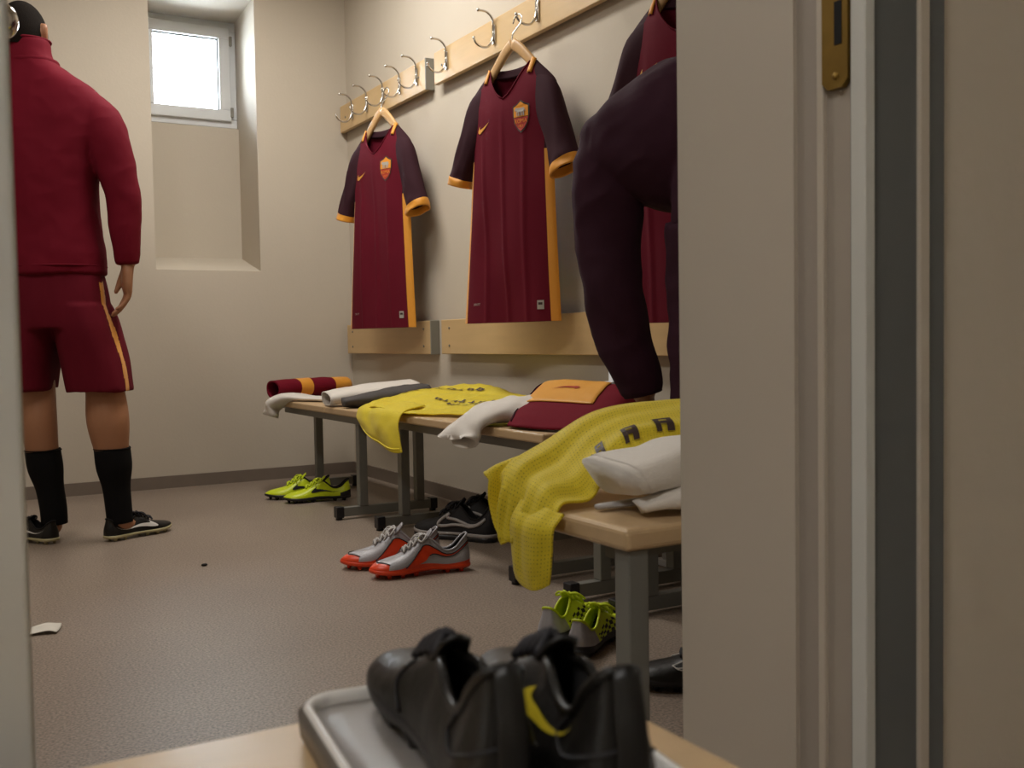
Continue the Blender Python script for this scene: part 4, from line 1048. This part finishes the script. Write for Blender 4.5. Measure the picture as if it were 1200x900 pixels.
# ------------------------------------------------------------------ people
def frame_pt(R, ea, eb):
    R = np.array(R, float)
    def T(a, b, z): return R+np.array([ea[0]*a+eb[0]*b, ea[1]*a+eb[1]*b, z])
    return T
def hand_shapes(T, wrist, d, side, thumb, curl=.5, sc=1.0):
    """palm plus five bent tapering fingers. d: pointing direction, side: across the knuckles, palm normal = d x side"""
    w = np.array(wrist, float); d = np.array(d, float); d /= np.linalg.norm(d); side = np.array(side, float); side -= d*(side@d); side /= np.linalg.norm(side)
    nn = np.cross(d, side); S_ = []
    rings = []
    for t, hw, hh in ((-.03, .026, .021), (.0, .027, .019), (.03, .036, .017), (.065, .041, .015), (.092, .039, .012)):
        rings.append(ring(w+d*t*sc+nn*(.004*math.sin(t*30)), side*hw*sc, nn*hh*sc, 16, 2.6))
    S_.append(loft(rings))
    for k, (off, ln, r) in enumerate(((-.029, .074, .0088), (-.010, .084, .0092), (.010, .078, .0090), (.029, .062, .0080))):
        p = w+d*.078*sc+side*off*sc; P = [p]; c = curl*(.8+.12*k); ang = .1; cur = p+d*.016*sc; P.append(cur)
        for L_ in (.45, .31, .24):
            ang += c*.62; v = d*math.cos(ang)+nn*math.sin(ang); cur = cur+v*ln*L_*sc; P.append(cur)
        S_.append(limb(P, [r*1.05*sc, r*1.05*sc, r*sc, r*.92*sc, r*.72*sc], 10, 16)); S_.append(ball(P[-1], r*.72*sc, 8, 6))
    p = w+d*.012*sc+side*thumb*.020*sc
    P = [p, p+(d*.028+side*thumb*.024+nn*.008)*sc, p+(d*.056+side*thumb*.030+nn*.018)*sc, p+(d*.080+side*thumb*.026+nn*.028)*sc]
    S_.append(limb(P, [.015*sc, .0125*sc, .0105*sc, .0075*sc], 10, 14)); S_.append(ball(P[-1], .0075*sc, 8, 6))
    return S_
def torso(T, secs, n=28, e=2.4, steps=30):
    zs = np.array([s[0] for s in secs]); Q = np.array([s[1:] for s in secs], float)   # z, ca, cb, ha, hb
    R = []
    for z in np.linspace(zs[0], zs[-1], steps):
        ca, cb, ha, hb = interp(zs, Q, [z])[0]; o = T(ca, cb, z)
        R.append(ring(o, T(ha, 0, 0)-T(0, 0, 0), T(0, hb, 0)-T(0, 0, 0), n, e))
    return loft(R)
def crumple(V, N, amp, f, seed, stretch=(1, 1, .5), lim=None):
    out = V.copy()
    for i, p in enumerate(V):
        a = noise.noise(Vector((p[0]*f*stretch[0]+seed, p[1]*f*stretch[1], p[2]*f*stretch[2]))) + .5*noise.noise(Vector((p[0]*f*2.1, p[1]*f*2.1+seed, p[2]*f*2.1*stretch[2])))
        a = (1-abs(a)*2.2) if lim == 'ridge' else a
        out[i] += N[i]*amp*a
    return out
def head_shapes(T, c, r, face=1):
    a, b, z = c; S_ = []
    S_.append(ball((0, 0, 0), 1, 24, 16))
    V = np.array(S_[0][0]); W_ = []
    for x, y, q in V:
        k = 1-.22*max(0, -q)*(1 if y*face < .2 else .8)          # narrower jaw
        W_.append(T(a+x*r[0]*k, b+y*r[1]*(1-.10*max(0, -q)) + face*r[1]*.12*max(0, -q), z+q*r[2]))
    S_[0] = (W_, S_[0][1])
    S_.append(limb([T(a, b+face*r[1]*.92, z+.012), T(a, b+face*r[1]*1.10, z-.020), T(a, b+face*r[1]*1.14, z-.030)], [.010, .013, .012], 10, 10))
    for s in (-1, 1):
        S_.append(limb([T(a+s*r[0]*.98, b, z+.028), T(a+s*(r[0]*1.09), b-face*.014, z+.026), T(a+s*(r[0]*1.10), b-face*.012, z-.004), T(a+s*r[0]*1.0, b+face*.004, z-.028)], [.007, .011, .010, .008], 10, 14))
    S_.append(limb([T(a-.022, b+face*r[1]*.95, z-.058), T(a, b+face*r[1]*1.05, z-.056), T(a+.022, b+face*r[1]*.95, z-.058)], [.006, .008, .006], 8, 10))
    return S_

# --- man standing by the back wall
RT = (.50, 3.85, 0)
ea, eb = (math.cos(.5236), -math.sin(.5236)), (math.sin(.5236), math.cos(.5236))
T = frame_pt(RT, ea, eb)
man = root('person', RT, 'person seen from behind in a maroon track top and shorts, black socks and boots, standing', 'person')
rh, lh = T(.158, .01, .968), T(-.345, .03, .97)
body = [torso(T, [(.80, -.085, 0, .12, .09), (.95, -.085, 0, .125, .085), (1.15, -.09, 0, .125, .085), (1.35, -.105, 0, .15, .085), (1.48, -.11, 0, .13, .075), (1.56, -.13, .0, .06, .055), (1.66, -.150, .005, .056, .056), (1.74, -.165, .01, .054, .056)]),
        limb([T(-.015, 0, .88), T(.02, .0, .72), T(.062, .005, .545), T(.078, -.012, .42), T(.086, -.004, .30), T(.096, .006, .16), T(.098, .008, .085)], [.078, .074, .064, .071, .055, .042, .040], 20, 44),
        limb([T(-.15, 0, .88), T(-.168, .0, .72), T(-.168, .005, .545), T(-.162, -.014, .42), T(-.155, -.004, .30), T(-.134, .004, .16), T(-.130, .006, .085)], [.06, .058, .056, .060, .052, .042, .040], 20, 44),
        limb([T(.098, .0, .085), T(.108, .02, .05), T(.128, .05, .045)], [.034, .030, .024], 12, 14),
        limb([T(-.130, 0, .085), T(-.135, .01, .05), T(-.145, .04, .045)], [.034, .030, .024], 12, 14),
        limb([T(.05, 0, 1.44), T(.12, 0, 1.30), T(.148, .005, 1.20), T(.156, .01, 1.05), T(.158, .01, .96)], [.055, .046, .040, .033, .027], 16, 28),
        limb([T(-.28, 0, 1.44), T(-.33, 0, 1.30), T(-.35, .01, 1.20), T(-.35, .02, 1.05), T(-.345, .03, .96)], [.055, .046, .040, .033, .027], 16, 28)]
body += head_shapes(T, (-.182, .018, 1.755), (.074, .094, .112))
body += hand_shapes(T, rh, (T(-.06, .06, -1)-T(0, 0, 0)), T(.55, -1, 0)-T(0, 0, 0), -1, .45, 1.14)
body += hand_shapes(T, lh, (T(.04, .08, -1)-T(0, 0, 0)), T(-.5, -1, 0)-T(0, 0, 0), -1, .5, .95)
V, F, N = fuse(body, .0052, 4)
mk('body', V, F, M_SKIN, man, RT)
V, F = None, None
# cropped hair: a cap over the skull
cap = []
hv, hf = ball((0, 0, 0), 1, 32, 22); hv = np.array(hv)
keep = [i for i, p in enumerate(hv) if (p[2] > -.42+.62*max(0, p[1]) and p[2] > -.62)]
mp = {i: k for k, i in enumerate(keep)}
V = [T(-.182+p[0]*.0765*(1-.15*max(0, -p[2])), .018+p[1]*.0965, 1.756+p[2]*.1145) for p in hv[keep]]
F = [tuple(mp[i] for i in f) for f in hf if all(i in mp for i in f)]
o = mk('hair', V, F, M_HAIR, man, RT); o['label'] = 'short cropped dark hair'
# track top
top = [torso(T, [(.925, -.085, 0, .163, .128), (1.0, -.085, 0, .162, .126), (1.10, -.088, 0, .152, .118), (1.22, -.098, 0, .158, .116), (1.36, -.108, 0, .185, .115), (1.44, -.112, 0, .212, .108), (1.50, -.116, 0, .216, .102), (1.55, -.122, 0, .196, .094), (1.59, -.130, .0, .158, .085), (1.625, -.142, .002, .112, .078), (1.655, -.152, .004, .084, .074), (1.730, -.164, .010, .073, .071)], 36, 2.3, 44),
       limb([T(.025, 0, 1.52), T(.074, 0, 1.46), T(.116, 0, 1.34), T(.146, .004, 1.21), T(.154, .008, 1.08), T(.158, .01, .985), T(.158, .01, .962)], [.052, .066, .067, .060, .050, .041, .039], 24, 40),
       limb([T(-.25, 0, 1.52), T(-.30, 0, 1.46), T(-.338, 0, 1.34), T(-.355, .01, 1.21), T(-.355, .02, 1.08), T(-.348, .03, .985), T(-.347, .03, .962)], [.052, .066, .067, .060, .050, .041, .039], 24, 40)]
V, F, N = fuse(top, .0060, 5)
V = crumple(V, N, .008, 5.5, 3., (1, 1, .7)); V = crumple(V, N, .0022, 10, 8., (.8, .8, 1.0), 'ridge')
mk('track_top', V, F, M_MAROON2, man, RT)
R = [ring(T(-.148-.0001*k, .004, z), T(w, 0, 0)-T(0, 0, 0), T(0, w*.93, 0)-T(0, 0, 0), 28, 2.2) for k, (z, w) in enumerate(((1.650, .086), (1.657, .0885), (1.664, .084)))]
V, F = loft(R, False, False); o = mk('collar_seam', V, F, M_MAROON2, man, RT)
V, F = tube([T(-.164+.074*math.cos(q), .009+.072*math.sin(q), 1.731) for q in np.linspace(0, 6.283, 40)], .005, 8, False); mk('collar_edge', V, F, M_MAROON2, man, RT)
hemp = [T(-.085+.161*np.sign(math.cos(q))*abs(math.cos(q))**.87, .128*np.sign(math.sin(q))*abs(math.sin(q))**.87, .955) for q in np.linspace(0, 6.283, 60)]
V, F = tube(hemp, .004, 6, False); mk('hem_seam', V, F, M_MAROON2, man, RT)
# shorts
def leg_loft(secs):
    return torso(T, secs, 32, 2.4, 30)
sh = [torso(T, [(.74, -.08, 0, .165, .125), (.84, -.082, 0, .165, .125), (.955, -.085, 0, .150, .112)], 36, 2.4, 20),
      leg_loft([(.522, .052, .0, .106, .115), (.62, .040, .0, .108, .118), (.72, .020, 0, .104, .122), (.82, .0, 0, .085, .12)]),
      leg_loft([(.532, -.172, .0, .058, .105), (.62, -.172, .0, .068, .112), (.72, -.165, 0, .080, .118), (.82, -.15, 0, .085, .115)])]
V, F, N = fuse(sh, .0060, 4)
V = crumple(V, N, .008, 11, 5., (1, 1, .35))
ea3 = np.array([ea[0], ea[1], 0]); RTa = np.array(RT)
def is_stripe(c):
    a = (c-RTa)@ea3; b_ = (c-RTa)@np.array([eb[0], eb[1], 0]); w = .052+.106-.055*(max(0, c[2]-.62)/.3)
    return a > .02 and abs(b_+.022) < .016 and c[2] < .90
(A_, FA), (B_, FB) = split_faces(V, F, is_stripe)
sho = mk('shorts', B_, FB, M_SHORTS, man, RT); mk('side_stripe', A_, FA, M_ORANGE, sho, None, True).data.transform(Matrix.Translation(-Vector(RT)))
# socks
for nm, P, r_ in (('sock', [T(.086, -.004, .322), T(.088, -.003, .29), T(.094, .004, .18), T(.098, .008, .10), T(.10, .010, .06)], [.061, .060, .048, .045, .044]),
                  ('sock', [T(-.157, -.004, .320), T(-.154, -.003, .29), T(-.138, .002, .18), T(-.130, .006, .10), T(-.13, .008, .06)], [.059, .058, .047, .045, .044])):
    pts = crom(P, 30); rr = interp(np.linspace(0, 1, 5), np.array(r_), np.linspace(0, 1, 30)); V, F = tube(pts, rr, 24); V = np.array(V)
    for i in range(len(V)): V[i] += np.array([0, 0, 0])
    o = mk(nm, V, F, M_SOCKB, man, RT)
    V, F = tube([pts[0]+np.array([math.cos(q)*.0605, math.sin(q)*.0605, 0]) for q in np.linspace(0, 6.283, 28)], .0022, 6, False); mk('sock_cuff', V, F, M_SOCKB, o, None).data.transform(Matrix.Translation(-Vector(RT)))
# boots he wears
marks_m['worn'] = [M_BLEATH]
for mir, hxy, ang_ in ((True, T(.068, -.042, 0), math.radians(27)), (False, T(-.098, -.060, 0), math.radians(123))):
    b0 = bpy.data.objects.new('boot', None); COL.objects.link(b0); b0.parent = man; b0.location = Vector(hxy)-Vector(RT); b0.rotation_euler = (0, 0, ang_); b0.empty_display_size = .05
    shoe(b0, 'worn', .275, mir, f0, M_SOLEW, M_LINING, M_LACEB, stud='cone', marks=[(1, .66, .14, .20, .66, M_WSW, 'tick_logo', 0), (-1, .66, .14, .20, .66, M_WSW, 'tick_logo', 0)])

# --- man bending over the benches behind the door frame
RT = (1.363, 1.704, 0)
ea, eb = (math.cos(.665), -math.sin(.665)), (math.sin(.665), math.cos(.665))
T = frame_pt(RT, ea, eb)
man = root('person', RT, 'person in a dark plum tracksuit bending over the benches, half hidden by the door frame', 'person')
def cross(secs, n=30, e=2.2, steps=34):
    """body sections across the shoulders: a, b, z, half-depth, half-height"""
    q = np.array([s[0] for s in secs]); Q = np.array([s[1:] for s in secs], float); R = []
    for a in np.linspace(q[0], q[-1], steps):
        cb, cz, hb, hz = interp(q, Q, [a])[0]; R.append(ring(T(a, cb, cz), T(0, hb, 0)-T(0, 0, 0), (0, 0, hz), n, e))
    return loft(R)
lw = T(-.052, .02, .555)
body = [cross([(-.13, .0, 1.07, .06, .06), (-.04, .0, 1.075, .10, .10), (.06, .0, 1.08, .12, .12), (.18, .0, 1.08, .12, .12), (.30, .0, 1.07, .10, .10), (.40, 0, 1.06, .06, .06)]),
        limb([T(.14, -.04, 1.02), T(.15, -.09, .94), T(.15, -.11, .87)], [.10, .095, .085], 20, 18),
        limb([T(-.12, .0, 1.07), T(-.115, .01, .92), T(-.105, .0, .77), T(-.08, .01, .66), T(-.052, .02, .555)], [.055, .05, .045, .038, .028], 16, 28),
        limb([T(.40, .0, 1.06), T(.42, .06, .92), T(.41, .12, .77), T(.38, .17, .66), T(.36, .2, .56)], [.055, .05, .045, .038, .028], 16, 28),
        limb([T(.14, .06, 1.09), T(.145, .16, 1.09), T(.15, .22, 1.07)], [.06, .055, .055], 14, 12),
        limb([T(.085, -.13, .88), T(.078, -.07, .50), T(.085, -.01, .12), T(.085, -.01, .06)], [.062, .052, .040, .038], 18, 30),
        limb([T(.24, -.07, .88), T(.255, .0, .50), T(.26, .0, .12), T(.26, .0, .06)], [.062, .052, .040, .038], 18, 30),
        limb([T(.085, -.01, .06), T(.09, .03, .045), T(.095, .06, .04)], [.034, .030, .024], 12, 12),
        limb([T(.26, .0, .06), T(.265, .04, .045), T(.27, .07, .04)], [.034, .030, .024], 12, 12)]
body += head_shapes(T, (.15, .31, 1.05), (.076, .096, .112))
body += hand_shapes(T, lw, T(.16, .05, -1)-T(0, 0, 0), T(-.3, -1, 0)-T(0, 0, 0), 1, .6, .92)
body += hand_shapes(T, T(.36, .2, .56), T(-.1, .1, -1)-T(0, 0, 0), T(.3, -1, 0)-T(0, 0, 0), -1, .6, .92)
V, F, N = fuse(body, .0055, 4); mk('body', V, F, M_SKIN, man, RT)
hv, hf = ball((0, 0, 0), 1, 24, 16); hv = np.array(hv); keep = [i for i, p in enumerate(hv) if p[2] > -.35+.55*max(0, p[1])]; mp = {i: k for k, i in enumerate(keep)}
mk('hair', [T(.15+p[0]*.079, .31+p[1]*.099, 1.052+p[2]*.115) for p in hv[keep]], [tuple(mp[i] for i in f) for f in hf if all(i in mp for i in f)], M_HAIR, man, RT)
jk = [cross([(-.178, .0, 1.07, .012, .012), (-.168, .0, 1.072, .045, .042), (-.150, .0, 1.078, .072, .068), (-.125, .0, 1.085, .095, .090), (-.07, .0, 1.088, .125, .118), (0, -.01, 1.092, .145, .150), (.10, -.02, 1.10, .155, .160), (.20, -.02, 1.10, .155, .160), (.30, -.01, 1.09, .13, .13), (.40, 0, 1.075, .09, .09), (.44, 0, 1.07, .05, .05)]),
      limb([T(.14, -.03, 1.06), T(.15, -.11, .97), T(.15, -.15, .88)], [.15, .145, .14], 24, 18),
      ball(tuple(T(-.112, .0, 1.088)), .074), limb([T(-.112, .0, 1.088), T(-.126, .005, 1.0), T(-.128, .008, .90), T(-.118, .004, .78), T(-.095, .008, .68), T(-.062, .016, .585), T(-.058, .018, .562)], [.072, .074, .066, .064, .056, .045, .040], 26, 44),
      limb([T(.40, .0, 1.07), T(.42, .03, 1.0), T(.425, .06, .90), T(.415, .12, .78), T(.385, .16, .68), T(.362, .195, .585)], [.078, .074, .066, .064, .056, .044], 20, 30)]
V, F, N = fuse(jk, .0058, 5)
V = crumple(V, N, .008, 6.5, 1., (1, 1, .9)); V = crumple(V, N, .004, 9, 6., (.8, .8, 1.1), 'ridge')
mk('track_jacket', V, F, M_TRACK, man, RT)
cu = [T(-.060, .017, z)+0 for z in (.600, .585, .563)]
V, F = tube([T(-.066, .015, .592), T(-.060, .017, .572), T(-.057, .018, .558)], [.0455, .0435, .0415], 24); mk('sleeve_cuff', V, F, M_TRACK, man, RT)
tr_ = [limb([T(.15, -.10, .97), T(.155, -.11, .90), T(.155, -.10, .82)], [.14, .145, .12], 22, 12),
       limb([T(.088, -.13, .90), T(.082, -.10, .72), T(.078, -.07, .50), T(.082, -.03, .30), T(.088, -.01, .055)], [.098, .088, .078, .068, .058], 22, 40),
       limb([T(.225, -.10, .90), T(.245, -.05, .72), T(.255, -.0, .50), T(.26, 0, .30), T(.26, 0, .055)], [.098, .088, .078, .068, .058], 22, 40)]
V, F, N = fuse(tr_, .0065, 4); V = crumple(V, N, .010, 9, 2., (1, 1, 1.3)); mk('track_trousers', V, F, M_TRACK, man, RT)
for mir, hxy, ang_ in ((True, T(.078, -.062, 0), math.radians(55)), (False, T(.262, -.052, 0), math.radians(44))):
    b0 = bpy.data.objects.new('boot', None); COL.objects.link(b0); b0.parent = man; b0.location = Vector(hxy)-Vector(RT); b0.rotation_euler = (0, 0, ang_); b0.empty_display_size = .05
    shoe(b0, 'black', .27, mir, f0, M_BLACKP, M_LINING, M_LACEB, stud='cone')
